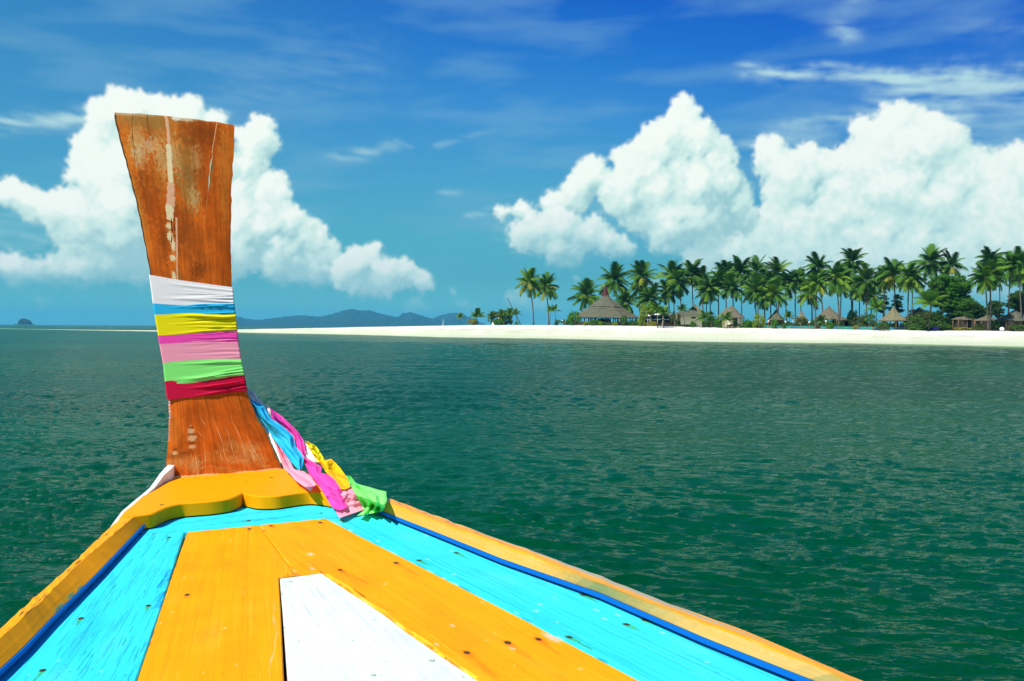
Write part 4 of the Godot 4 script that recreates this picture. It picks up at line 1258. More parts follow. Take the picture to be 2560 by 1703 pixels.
# ==================================================================== sashes tied round the stem post
func make_sashes() -> void:
	# name, label, colour, left top/bottom, right top/bottom, bulge, fold height, seed, folds
	var defs := [
		["sash", "white sash, topmost band round the stem post", lin(0.88, 0.89, 0.90), 0.5535, 0.4800, 0.5250, 0.4740, 0.007, 0.0035, 1],
		["sash", "sky blue sash between the white and yellow bands", lin(0.025, 0.50, 0.86), 0.4870, 0.4400, 0.4790, 0.4440, 0.006, 0.0062, 2],
		["sash", "yellow sash between the blue and magenta bands", lin(0.90, 0.82, 0.006), 0.4470, 0.3960, 0.4500, 0.4000, 0.009, 0.0060, 3],
		["sash", "magenta sash between the yellow and pale pink bands", lin(0.92, 0.075, 0.48), 0.4000, 0.3725, 0.4030, 0.3725, 0.007, 0.0022, 4],
		["sash", "pale pink sash, widest of the smooth bands", lin(0.95, 0.38, 0.52), 0.3760, 0.3130, 0.3740, 0.3180, 0.006, 0.0018, 5],
		["sash", "light green sash between the pink and crimson bands", lin(0.26, 0.92, 0.22), 0.3170, 0.2590, 0.3220, 0.2710, 0.007, 0.0062, 6],
		["sash", "crimson sash, lowest band round the stem post", lin(0.60, 0.006, 0.055), 0.2640, 0.2240, 0.2760, 0.2305, 0.008, 0.0075, 7],
	]
	var roots := {}
	for d in defs:
		var root := thing(d[0], d[1], "sash", boat.transform * Vector3(0, DECK_H + 0.5, 0), 0.0, "coloured sashes tied round the stem post")
		var inv := root.transform.affine_inverse() * boat.transform
		var m := mat(d[2], 0.62, 0.25)
		var wv := cloth_weave()
		m.detail_enabled = false
		m.heightmap_enabled = true
		m.heightmap_texture = wv
		m.heightmap_scale = 0.03
		m.uv1_scale = Vector3(40, 10, 1)
		m.backlight_enabled = true
		m.backlight = Color(d[2].r * 0.6, d[2].g * 0.6, d[2].b * 0.6)
		var r := RandomNumberGenerator.new()
		r.seed = 900 + d[9]
		var folds := []
		for k in 11:
			var a := r.randf_range(0.05, 0.95)
			folds.append([a, clampf(a + r.randf_range(-0.45, 0.25), -0.1, 1.05), r.randf_range(0.02, 0.06), r.randf_range(0.3, 1.0) * (1.0 if r.randf() < 0.75 else -0.7), r.randf_range(0.0, 0.45)])
		var nu := 56
		var nv := 30
		var rows := []
		for j in nv + 1:
			var v := j / float(nv)
			var row := []
			for i in nu + 1:
				var u := i / float(nu)
				var s := lerpf(0.0, 1.0, u)
				var wob := sin(u * 5.0 + d[9] * 2.0) * 0.0022 + sin(u * 11.0 + d[9]) * 0.0008
				var tt := 0.0022 + lerpf(d[3], d[5], s) + wob * (0.4 if d[9] == 1 else 1.0)
				var tb := -0.0022 + lerpf(d[4], d[6], s) + sin(u * 4.0 + d[9] * 1.3 + 1.0) * 0.0018
				var t := lerpf(tb, tt, v)
				var h := 0.0
				for f in folds:
					var c := lerpf(f[1], f[0], u)
					h += f[3] * exp(-pow((v - c) / f[2], 2.0)) * smoothstep(f[4], f[4] + 0.5, u)
				# the selvedge rolls under at both edges
				var edge := 1.0 - pow(absf(v * 2.0 - 1.0), 6.0)
				var p := post_pt(u, t)
				var round_ := pow(absf(u - 0.5) * 2.0, 10.0)
				p += Vector3(0, 0.25, 1.0).normalized() * (0.0022 + d[7] * 0.25 + h * d[8] * 0.75 * edge)
				p.x += (u - 0.5) * 0.008
				row.append(p)
			# round the sides and the back
			var tr := lerpf(d[6], d[5], v)
			var tl := lerpf(d[4], d[3], v)
			for q in [[1.0, 0.02], [1.0, 0.07], [1.0, 0.12], [0.9, 0.15], [0.5, 0.155], [0.1, 0.15], [0.0, 0.12], [0.0, 0.07], [0.0, 0.02]]:
				var p := post_back(post_pt(q[0], lerpf(tl, tr, q[0])), q[0], q[1])
				p.x += (q[0] - 0.5) * (0.018 + 0.003 * sin(v * 14.0 + q[1] * 30.0))
				row.append(p)
			rows.append(row)
		var st := st_new(true)
		var cnt: int = rows[0].size()
		for j in nv:
			for i in cnt:
				var i2 := (i + 1) % cnt
				var P := [inv * rows[j][i], inv * rows[j + 1][i], inv * rows[j + 1][i2], inv * rows[j][i2]]
				quad_uv(st, P, [Vector2(i / 70.0, j / 30.0), Vector2(i / 70.0, (j + 1) / 30.0), Vector2((i + 1) / 70.0, (j + 1) / 30.0), Vector2((i + 1) / 70.0, j / 30.0)])
		put("band", done(st), m, root)
		roots[d[9]] = [root, m]
	# the loose ends, blown to the right and lying over the bow board
	var cr := func(x: float, y: float) -> Array: return [600.0 + x / 4.355, 960.0 + y / 4.355]
	var tails := [
		# sash, left boundary, right boundary (crop pixels), layer, fold height, folds, part
		[1, [[66, 60], [85, 120], [130, 190], [200, 260], [280, 340], [330, 400], [420, 480], [560, 600], [690, 740], [740, 850]], [[78, 48], [150, 92], [215, 172], [322, 262], [360, 345], [440, 430], [560, 520], [695, 622], [770, 710], [856, 856]], 0.0, 0.010, 2.0],
		[1, [[140, 290], [180, 345], [240, 440], [300, 550], [350, 660], [400, 765], [440, 860]], [[200, 330], [245, 395], [300, 480], [350, 580], [400, 690], [440, 790], [470, 870]], 0.004, 0.006, 1.5],
		[4, [[330, 300], [352, 395], [430, 450], [520, 520], [590, 600], [612, 690], [640, 780], [700, 860], [740, 940], [760, 1010]], [[322, 258], [450, 348], [540, 432], [640, 535], [690, 618], [708, 720], [712, 800], [800, 850], [880, 900], [850, 985]], 0.014, 0.022, 2.5],
		[2, [[110, 190], [135, 240], [165, 310], [250, 420], [350, 575], [450, 705], [555, 850], [640, 938]], [[118, 172], [255, 240], [330, 372], [450, 450], [582, 565], [604, 680], [702, 790], [668, 930]], 0.032, 0.028, 2.6],
		[5, [[376, 610], [405, 720], [440, 830], [480, 920], [545, 985], [600, 1050], [680, 1105], [768, 1165]], [[395, 640], [480, 740], [545, 850], [590, 930], [690, 950], [770, 1005], [832, 1095], [800, 1120]], 0.022, 0.030, 3.0],
		[3, [[706, 620], [745, 690], [800, 780], [840, 840], [870, 870], [930, 920]], [[740, 626], [828, 678], [870, 740], [905, 800], [935, 850], [960, 880]], 0.020, 0.030, 1.6],
		[8, [[850, 848], [890, 890], [925, 950], [985, 1015], [1040, 1090], [1080, 1140], [1140, 1152]], [[930, 832], [992, 815], [1040, 860], [1090, 915], [1152, 1002], [1185, 1070], [1202, 1122]], 0.024, 0.034, 1.7],
		[5, [[985, 1080], [1010, 1160], [1030, 1230], [1020, 1300], [1040, 1390], [1082, 1462]], [[1120, 1130], [1180, 1110], [1225, 1145], [1265, 1225], [1310, 1295], [1357, 1366]], 0.012, 0.006, 1.2],
		[4, [[720, 900], [760, 990], [800, 1030], [850, 1095], [905, 1180], [960, 1275], [1005, 1350], [1090, 1376]], [[890, 905], [880, 968], [960, 985], [1030, 1045], [1080, 1120], [1120, 1200], [1140, 1270], [1168, 1345]], 0.034, 0.034, 2.4],
		[6, [[1155, 998], [1180, 1060], [1215, 1120], [1262, 1210], [1310, 1290], [1354, 1372], [1272, 1438]], [[1205, 1003], [1265, 1085], [1400, 1120], [1500, 1150], [1590, 1172], [1600, 1270], [1560, 1388]], 0.010, 0.050, 5.5],
	]
	var depths := [[950, 3.13], [985, 3.08], [1080, 3.06], [1150, 2.99], [1180, 2.94], [1200, 2.86], [1250, 2.66], [1300, 2.41]]
	var idx := 0
	for T in tails:
		idx += 1
		var gold: bool = T[0] == 8
		var root: Node3D = roots[3 if gold else T[0]][0]
		var m: Material = roots[3 if gold else T[0]][1]
		if gold:
			m = m.duplicate()
			m.albedo_color = lin(0.90, 0.50, 0.004)  # lower yellow cloth: its shaded, backlit tone painted as a deeper gold
		var L := []
		var R := []
		for q in T[1]:
			var c: Array = cr.call(q[0], q[1]); L.append(Vector3(c[0], c[1], 0))
		for q in T[2]:
			var c: Array = cr.call(q[0], q[1]); R.append(Vector3(c[0], c[1], 0))
		var nv := 64
		var nu := 30
		L = resample(L, nv); R = resample(R, nv)
		var wn := noise(700 + idx, 0.8, 2)
		var D := []
		var Lim := []
		for j in nv:
			var dr := []
			var lr := []
			for i in nu + 1:
				var q: Vector3 = L[j].lerp(R[j], i / float(nu))
				# how far along the line of sight the bow board, the rail or the deck stops the cloth
				var lift: float = 0.008 + T[3] * 0.4
				var stop := on_plane(q.x, q.y, DECK_H + lift)
				for k in 24:
					var pt := on_plane(q.x, q.y, DECK_H + lerpf(0.046, 0.0, k / 23.0) + lift)
					var lt := boat_inv * pt
					if Geometry2D.is_point_in_polygon(Vector2(lt.x, lt.z - 0.010), cap_poly) and k > 0: break
					stop = pt
				var pc := on_plane(q.x, q.y, DECK_H + 0.042 + lift)
				var lc := boat_inv * pc
				var rail_in := 0.316 + (lc.z - 1.02) * 0.215
				if Geometry2D.is_point_in_polygon(Vector2(lc.x, lc.z), cap_poly) or (lc.x > rail_in and lc.x < rail_in + 0.08 and lc.z > 0.7): stop = pc
				lr.append(-stop.z)
				dr.append(minf(table(depths, q.y) - T[3], -stop.z))
			D.append(dr); Lim.append(lr)
		for pass_ in 10:
			for j in nv:
				for i in nu + 1:
					var s4: float = D[maxi(j - 1, 0)][i] + D[mini(j + 1, nv - 1)][i] + D[j][maxi(i - 1, 0)] + D[j][mini(i + 1, nu)]
					D[j][i] = minf(s4 * 0.25, Lim[j][i])
		var rows := []
		for j in nv:
			var row := []
			var v := j / float(nv - 1)
			for i in nu + 1:
				var u := i / float(nu)
				var q: Vector3 = L[j].lerp(R[j], u)
				var ph: float = u * T[5] * TAU * 0.5 + wn.get_noise_2d(v * 1.3, u * 0.6) * 2.6 + idx
				var f := sin(ph) * 0.5 + 0.5
				var dep: float = D[j][i] - f * T[4] * (0.5 + 0.5 * sin(u * PI)) - (wn.get_noise_2d(u * 2.5 + 7.0, v * 5.0) + 0.5) * 0.010
				row.append(at_depth(q.x, q.y, dep))
			rows.append(row)
		var st := st_new(true)
		var inv := root.transform.affine_inverse()
		for j in nv - 1:
			for i in nu:
				quad_uv(st, [inv * rows[j][i], inv * rows[j][i + 1], inv * rows[j + 1][i + 1], inv * rows[j + 1][i]], [Vector2(i / 60.0, j / 60.0), Vector2((i + 1) / 60.0, j / 60.0), Vector2((i + 1) / 60.0, (j + 1) / 60.0), Vector2(i / 60.0, (j + 1) / 60.0)])
		put("loose_end", done(st), m, root)

var weave_tex: ImageTexture
func cloth_weave() -> ImageTexture:
	if weave_tex == null:
		var im := noise(801, 0.2, 2).get_seamless_image(128, 128)
		im.convert(Image.FORMAT_L8)
		weave_tex = ImageTexture.create_from_image(im)
	return weave_tex

# ==================================================================== buildings on the beach
# metres per photograph pixel at a place
func mpp(p: Vector3) -> float:
	return -p.z / FPX

# thatch: overlapping courses with ragged lower edges; prof = (radius, height) from eave to top, sides = corners
func thatch_mesh(prof: Array, courses: int, sides: int, sd: int, turn := 0.0, squash := 1.0) -> ArrayMesh:
	var r := RandomNumberGenerator.new()
	r.seed = sd
	var st := st_new()
	var seg := 5
	for c in courses:
		var t0 := c / float(courses)
		var t1 := minf((c + 1.25) / float(courses), 1.0)
		var low: Array = []
		var high: Array = []
		var under: Array = []
		for k in sides * seg:
			var a := TAU * k / (sides * seg) + turn
			var w := TAU / sides
			var local := fposmod(a - turn, w) - w * 0.5
			var poly := cos(w * 0.5) / cos(local) if sides < 20 else 1.0
			var p := prof_at(prof, t0)
			var q := prof_at(prof, t1)
			var rag := r.randf_range(-0.10, 0.05)
			low.append(Vector3(cos(a) * (p.x * poly + 0.07), p.y + rag, sin(a) * (p.x * poly + 0.07) * squash))
			high.append(Vector3(cos(a) * q.x * poly, q.y, sin(a) * q.x * poly * squash))
			under.append(Vector3(cos(a) * (p.x * poly - 0.25), p.y - 0.10, sin(a) * (p.x * poly - 0.25) * squash))
		var n := low.size()
		for k in n:
			var k2 := (k + 1) % n
			quad(st, low[k], low[k2], high[k2], high[k])
			quad(st, under[k], under[k2], low[k2], low[k])
	return done(st)

func prof_at(prof: Array, t: float) -> Vector2:
	var x: float = t * (prof.size() - 1)
	var i := mini(int(x), prof.size() - 2)
	return prof[i].lerp(prof[i + 1], x - i)

func posts(parent: Node3D, ring: Array, h: float, rad: float, m: Material) -> void:
	for p in ring:
		var st := st_new(true)
		tube(st, [p, p + Vector3(0, h, 0)], [rad, rad * 0.9], 6)
		put("post", done(st), m, parent)

# round or square thatched hut; pixels of peak, eaves and foot
func hut(label: String, peak: Array, eave_l: float, eave_r: float, eave_y: float, s: float, style: Dictionary) -> Node3D:
	var cx := (eave_l + eave_r) * 0.5
	var g := sand(cx, s)
	var k := mpp(g)
	var o := thing("thatched_hut", label, "hut", g, style.get("turn", 0.0), "thatched huts along the beach")
	var R := (eave_r - eave_l) * 0.5 * k
	var he := at_depth(cx, eave_y, -g.z).y - g.y
	var hp := at_depth(cx, peak[1], -g.z).y - g.y
	var dh := hp - he
	var c: float = style.get("curve", 0.55)
	var prof := [Vector2(R, he), Vector2(R * 0.72, he + dh * (0.28 - 0.1 * c)), Vector2(R * 0.40, he + dh * (0.60 - 0.16 * c)), Vector2(R * 0.16, he + dh * (0.84 - 0.08 * c)), Vector2(0.02, hp)]
	put("thatch_roof", thatch_mesh(prof, 7, style.get("sides", 12), int(peak[0]), 0.3), mats.thatch[style.get("tone", 1)], o)
	if style.get("cap", true):
		var st := st_new(true)
		lathe(st, [Vector2(R * 0.17, hp - dh * 0.17), Vector2(R * 0.07, hp - dh * 0.03), Vector2(0.0, hp + dh * 0.05)], 8)
		put("ridge_cap", done(st), mats.thatch[0], o)
	var ring := []
	for i in 8:
		var a := TAU * i / 8.0 + 0.2
		ring.append(Vector3(cos(a) * R * 0.86, -0.3, sin(a) * R * 0.86))
	posts(o, ring, he + 0.35, 0.07, mats.wood)
	var wall: Variant = style.get("wall", null)
	if wall != null:
		var q := R * float(style.get("wall_r", 0.62))
		var wh_ := he * float(style.get("wall_h", 1.0))
		for i in 4:
			var st := st_new()
			var a := PI * 0.5 * i
			box(st, Vector3(0, wh_ * 0.5 - 0.1, q), Vector3(q * 2.0 - 0.12 if i % 2 == 0 else q * 2.0 + 0.12, wh_ + 0.2, 0.12))
			if i == 0 and style.get("door", true):
				# front wall with a door opening
				st = st_new()
				box(st, Vector3(-q * 0.55, wh_ * 0.5 - 0.1, q), Vector3(q * 0.9, wh_ + 0.2, 0.12))
				box(st, Vector3(q * 0.72, wh_ * 0.5 - 0.1, q), Vector3(q * 0.56, wh_ + 0.2, 0.12))
			put("wall", done(st), wall, o, Transform3D(Basis(Vector3.UP, a), Vector3.ZERO))
	var fl := st_new()
	box(fl, Vector3(0, 0.0, 0), Vector3(R * 1.5, 0.24, R * 1.5))
	put("floor", done(fl), mats.wood, o)
	return o

func make_buildings() -> void:
	# the large pavilion
	var g := sand(1512, 15.0)
	var k := mpp(g)
	var o := thing("beach_pavilion", "large open pavilion with a two-tier grey thatched roof and dark red spire", "pavilion", g)
	var y := func(py: float) -> float: return at_depth(1512, py, -g.z).y - g.y
	var R := 91.0 * k
	var ye: float = y.call(794.5)
	var y2: float = y.call(766.0)
	var y3: float = y.call(740.0)
	var y4: float = y.call(713.0)
	var low := [Vector2(R, ye), Vector2(R * 0.83, lerpf(ye, y2, 0.27)), Vector2(R * 0.66, lerpf(ye, y2, 0.58)), Vector2(R * 0.50, lerpf(ye, y2, 0.86)), Vector2(R * 0.38, y2 + 3.0 * k)]
	put("thatch_roof", thatch_mesh(low, 6, 8, 61, PI / 8.0), mats.thatch[0], o)
	var R2 := 44.0 * k
	var up := [Vector2(R2, y2 - 1.0 * k), Vector2(R2 * 0.75, lerpf(y2, y3, 0.24)), Vector2(R2 * 0.47, lerpf(y2, y3, 0.55)), Vector2(R2 * 0.28, lerpf(y2, y3, 0.8)), Vector2(R2 * 0.2, y3 + 1.5 * k)]
	var upper := put("upper_roof", thatch_mesh(up, 5, 8, 62, PI / 8.0), mats.thatch[0], o)
	upper.position.x = 0.1
	var st := st_new(true)
	lathe(st, [Vector2(R2 * 0.225, y3 - 1.0 * k), Vector2(R2 * 0.20, y3 + 2.0 * k), Vector2(R2 * 0.155, lerpf(y3, y4, 0.35)), Vector2(R2 * 0.10, lerpf(y3, y4, 0.7)), Vector2(R2 * 0.05, lerpf(y3, y4, 0.92)), Vector2(0.0, y4)], 12)
	put("spire", done(st), mats.spire, o, Transform3D(Basis(), Vector3(0.6 * k, 0, 0)))
	var ring := []
	for i in 16: ring.append(Vector3(cos(TAU * i / 16.0) * R * 0.86, -0.4, sin(TAU * i / 16.0) * R * 0.86))
	for i in 8: ring.append(Vector3(cos(TAU * i / 8.0 + 0.2) * R * 0.45, -0.4, sin(TAU * i / 8.0 + 0.2) * R * 0.45))
	posts(o, ring, ye + 0.55, 0.13, mats.wood_dark)
	st = st_new()
	for i in 16:
		if i == 4: continue
		var a := TAU * (i + 0.5) / 16.0
		box(st, Vector3(cos(a) * R * 0.85, 0.35, sin(a) * R * 0.85), Vector3(0.1, 0.9, R * 0.33), Basis(Vector3.UP, -a))
	put("low_wall", done(st), mats.wood_dark, o)
	st = st_new()
	box(st, Vector3(-0.2, ye * 0.42, 0.3), Vector3(R * 0.34, ye * 0.84, R * 0.3))
	put("bar_counter", done(st), mats.wood_dark, o)
	st = st_new()
	lathe(st, [Vector2(0.001, 0.10), Vector2(R * 0.9, 0.1), Vector2(R * 0.92, -0.4)], 24)
	put("floor", done(st), mats.wood, o)
	for q in [[-0.6, 0.3, "nearest the left posts"], [-0.45, 0.6, "at the front left"], [-0.62, -0.2, "at the rear left"], [0.5, 0.5, "right of the bar counter"], [0.65, 0.1, "nearest the right posts"], [0.35, 0.7, "at the front right"], [0.1, 0.75, "before the bar counter"]]:
		var tb := st_new()
		box(tb, Vector3(q[0] * R, 0.78, q[1] * R), Vector3(1.0, 0.06, 1.0))
		box(tb, Vector3(q[0] * R, 0.43, q[1] * R), Vector3(0.14, 0.64, 0.14))
		tag(put("dining_table", done(tb), mats.wood_dark, self, Transform3D(Basis(), g)), "dark dining table " + q[2] + " under the large pavilion roof", "table", "tables in the pavilion")
	# low dark hall right of the pavilion
	g = sand(1646, 12.0)
	k = mpp(g)
	o = thing("low_hall", "low dark open hall with a flat grey thatched roof right of the pavilion", "hall", g)
	var hx := 41.0 * k
	var hy: float = at_depth(1646, 797.5, -g.z).y - g.y
	var top: float = at_depth(1646, 793.0, -g.z).y - g.y
	for row in [[0.0, 1.0], [0.6, 0.55]]:
		st = st_new()
		var w: float = hx * (1.0 - row[0] * 0.2)
		quad(st, Vector3(-w, hy + row[0] * 0.5, 2.6 - row[0]), Vector3(-w * 0.9, top + row[0], 0.3), Vector3(w * 0.9, top + row[0], 0.3), Vector3(w, hy + row[0] * 0.5, 2.6 - row[0]))
		quad(st, Vector3(w, hy + row[0] * 0.5, -2.6), Vector3(w * 0.9, top + row[0], -0.3), Vector3(-w * 0.9, top + row[0], -0.3), Vector3(-w, hy + row[0] * 0.5, -2.6))
		quad(st, Vector3(-w * 0.9, top + row[0], 0.3), Vector3(-w * 0.9, top + row[0], -0.3), Vector3(w * 0.9, top + row[0], -0.3), Vector3(w * 0.9, top + row[0], 0.3))
		tri(st, Vector3(-w, hy + row[0] * 0.5, -2.6), Vector3(-w * 0.9, top + row[0], 0), Vector3(-w, hy + row[0] * 0.5, 2.6))
		tri(st, Vector3(w, hy + row[0] * 0.5, 2.6), Vector3(w * 0.9, top + row[0], 0), Vector3(w, hy + row[0] * 0.5, -2.6))
		put("thatch_roof", done(st), mats.thatch[0], o)
	ring = []
	for i in 7:
		ring.append(Vector3(lerpf(-hx * 0.92, hx * 0.92, i / 6.0), -0.3, 2.1))
		ring.append(Vector3(lerpf(-hx * 0.92, hx * 0.92, i / 6.0), -0.3, -2.1))
	posts(o, ring, hy + 0.5, 0.09, mats.wood_dark)
	st = st_new()
	box(st, Vector3(0, hy * 0.45, -1.9), Vector3(hx * 1.8, hy * 0.9, 0.1))
	put("back_wall", done(st), mats.wood_dark, o)
	st = st_new()
	for i in 24: box(st, Vector3(lerpf(-hx * 0.2, hx * 0.92, i / 23.0), 0.42, 2.2), Vector3(0.07, 0.84, 0.05))
	put("railing", done(st), mats.wood_dark, o)
	# house with cream walls
	g = sand(1719, 10.0)
	k = mpp(g)
	o = thing("cream_house", "house with plain cream walls, a small dark window and a grey hipped roof", "house", g)
	var yy := func(py: float) -> float: return at_depth(1719, py, -g.z).y - g.y
	var hw := 29.5 * k
	var wt: float = yy.call(791.5)
	for q in [[Vector3(0, wt * 0.5 - 0.15, 2.2), Vector3(hw * 2.0, wt + 0.3, 0.16), "front"], [Vector3(0, wt * 0.5 - 0.15, -2.2), Vector3(hw * 2.0, wt + 0.3, 0.16), "rear"], [Vector3(-hw + 0.08, wt * 0.5 - 0.15, 0), Vector3(0.16, wt + 0.3, 4.2), "side"], [Vector3(hw - 0.08, wt * 0.5 - 0.15, 0), Vector3(0.16, wt + 0.3, 4.2), "side"]]:
		st = st_new()
		if q[2] == "front":
			var wx := 9.0 * k
			var x0 := wx - 5.5 * k; var x1 := wx + 5.5 * k
			var s0: float = yy.call(796.8); var s1: float = yy.call(792.6)
			box(st, Vector3((-hw + x0) * 0.5, wt * 0.5 - 0.15, 2.2), Vector3(x0 + hw, wt + 0.3, 0.16))
			box(st, Vector3((hw + x1) * 0.5, wt * 0.5 - 0.15, 2.2), Vector3(hw - x1, wt + 0.3, 0.16))
			box(st, Vector3(wx, s0 * 0.5 - 0.15, 2.2), Vector3(x1 - x0, s0 + 0.3, 0.16))
			box(st, Vector3(wx, (s1 + wt) * 0.5, 2.2), Vector3(x1 - x0, wt - s1, 0.16))
			var wn := st_new()
			box(wn, Vector3(wx, (s0 + s1) * 0.5, 2.16), Vector3(x1 - x0 - 0.02, s1 - s0 - 0.02, 0.03))
			put("window", done(wn), mat(lin(0.015, 0.018, 0.02), 0.2, 0.5), o)
		else:
			box(st, q[0], q[1])
		put("wall", done(st), mats.cream, o)
	st = st_new()
	var e0: float = yy.call(792.8)
	var e1: float = yy.call(776.5)
	var ew := 40.0 * k
	var rg := 16.0 * k
	for c in 5:
		var a0 := c / 5.0; var a1 := minf((c + 1.2) / 5.0, 1.0)
		var w0 := lerpf(ew, rg, a0); var w1 := lerpf(ew, rg, a1)
		var d0 := lerpf(3.4, 0.05, a0) + 0.06; var d1 := lerpf(3.4, 0.05, a1)
		var h0 := lerpf(e0, e1, a0); var h1 := lerpf(e0, e1, a1)
		quad(st, Vector3(-w0 - 2.0 * k, h0, d0), Vector3(-w1 - 2.0 * k, h1, d1), Vector3(w1 - 2.0 * k, h1, d1), Vector3(w0 - 2.0 * k, h0, d0))
		quad(st, Vector3(w0 - 2.0 * k, h0, -d0), Vector3(w1 - 2.0 * k, h1, -d1), Vector3(-w1 - 2.0 * k, h1, -d1), Vector3(-w0 - 2.0 * k, h0, -d0))
		quad(st, Vector3(-w0 - 2.0 * k, h0, -d0), Vector3(-w1 - 2.0 * k, h1, -d1), Vector3(-w1 - 2.0 * k, h1, d1), Vector3(-w0 - 2.0 * k, h0, d0))
		quad(st, Vector3(w0 - 2.0 * k, h0, d0), Vector3(w1 - 2.0 * k, h1, d1), Vector3(w1 - 2.0 * k, h1, -d1), Vector3(w0 - 2.0 * k, h0, -d0))
	put("hipped_roof", done(st), mats.thatch[0], o)
	# huts
	hut("pale conical thatched roof rising behind the cream house", [1739, 761.0], 1708, 1766, 786, 26.0, {"tone": 2, "wall": mats.cream, "wall_h": 1.0, "curve": 0.2})
	hut("grey thatched hut with a cream back wall, right of the cream house", [1829.5, 762.5], 1797, 1862, 794.5, 7.0, {"tone": 1, "wall": mats.cream, "sides": 8, "curve": 0.35, "cap": false})
	hut("thatched roof peeping out behind the left slope of the grey hut", [1816, 768.0], 1792, 1842, 792, 20.0, {"tone": 2, "curve": 0.35, "cap": false})
	hut("dark steep thatched hut behind the leaning palm trunks", [1937, 774.0], 1918, 1961, 800, 12.0, {"tone": 0, "curve": 0.4, "cap": false, "wall": mats.wood_dark})
	hut("small yellowish pointed thatched hut beside the blue sunshade walls", [2003.5, 776.5], 1986, 2021, 802, 12.0, {"tone": 2, "curve": 0.8, "cap": false, "wall": mats.white, "wall_h": 0.7})
	hut("wide brown thatched hut with a dark ridge cap behind the turquoise fence", [2072, 765.5], 2036, 2108, 797, 14.0, {"tone": 1, "sides": 8, "curve": 0.3, "wall": mats.cream, "wall_h": 0.8})
	hut("long low thatched roof running right from the wide brown hut", [2108, 793.0], 2078, 2136, 800.5, 12.0, {"tone": 0, "sides": 4, "curve": 0.1, "cap": false, "wall": mats.wood_dark})
	var bar := hut("beach bar with a spiky pale thatched roof and blue counter", [2222.5, 766.0], 2196, 2270, 801.5, 5.0, {"tone": 2, "curve": 1.15, "sides": 8, "cap": false})
	g = bar.position
	k = mpp(g)
	st = st_new()
	box(st, Vector3(3.0 * k, 3.6 * k, 18.0 * k), Vector3(44.0 * k, 7.2 * k, 0.3))
	put("blue_counter", done(st), mat(lin(0.03, 0.28, 0.5), 0.6), bar)
	st = st_new()
	box(st, Vector3(-4.0 * k, 8.0 * k, -14.0 * k), Vector3(46.0 * k, 16.0 * k, 0.2))
	put("back_wall", done(st), mats.wood_dark, bar)
	st = st_new()
	box(st, Vector3(24.0 * k, 10.0 * k, 4.0 * k), Vector3(11.0 * k, 13.0 * k, 0.15))
	put("blue_panel", done(st), mat(lin(0.2, 0.4, 0.62), 0.6), bar)
	hut("thatched hut half hidden behind the pair of dark palm trunks", [2302, 768.0], 2256, 2340, 797, 16.0, {"tone": 1, "sides": 8, "curve": 0.3, "cap": false, "wall": mats.wood_dark})
	hut("dark low hut under the large broadleaf tree", [2408, 786.0], 2380, 2440, 799, 9.0, {"tone": 1, "sides": 4, "curve": 0.1, "cap": false, "wall": mats.wood_dark, "door": true})
	hut("dark hut with a sagging thatched eave left of the right end hut", [2462, 788.0], 2436, 2500, 802, 10.0, {"tone": 1, "sides": 4, "curve": 0.1, "cap": false, "wall": mats.wood_dark})
	hut("grey thatched hut at the right end of the beach", [2536, 775.0], 2490, 2582, 802, 7.0, {"tone": 0, "sides": 4, "curve": 0.15, "cap": false, "wall": mats.wood_dark})

# ==================================================================== palms
var frond_meshes := []
func make_frond(bend: float, up: float, sd: int, droop: float) -> ArrayMesh:
	var r := RandomNumberGenerator.new()
	r.seed = sd
	var st := st_new()
	var pts := []
	var p := Vector3.ZERO
	var a := up
	var n := 9
	for i in n + 1:
		pts.append(p)
		p += Vector3(cos(a), sin(a), 0) / n
		a -= bend / n
	for i in n:
		var w := lerpf(0.018, 0.004, i / float(n))
		quad(st, pts[i] + Vector3(0, 0, -w), pts[i] + Vector3(0, 0, w), pts[i + 1] + Vector3(0, 0, w * 0.8), pts[i + 1] + Vector3(0, 0, -w * 0.8))
	var m := 24
	for i in m:
		var t := 0.13 + 0.87 * i / float(m - 1)
		var x := t * n
		var k := mini(int(x), n - 1)
		var c: Vector3 = pts[k].lerp(pts[k + 1], x - k)
		var d: Vector3 = (pts[k + 1] - pts[k]).normalized()
		var L := 0.40 * pow(sin(PI * (0.12 + 0.80 * t)), 0.7) * r.randf_range(0.85, 1.1)
		for s in [-1.0, 1.0]:
			var dir := (d * 0.55 + Vector3(0, 0, s) * 0.72 + Vector3(0, -droop * r.randf_range(0.6, 1.3), 0)).normalized()
			var q := d * 0.034
			tri(st, c - q, c + dir * L, c + q)
	return done(st)

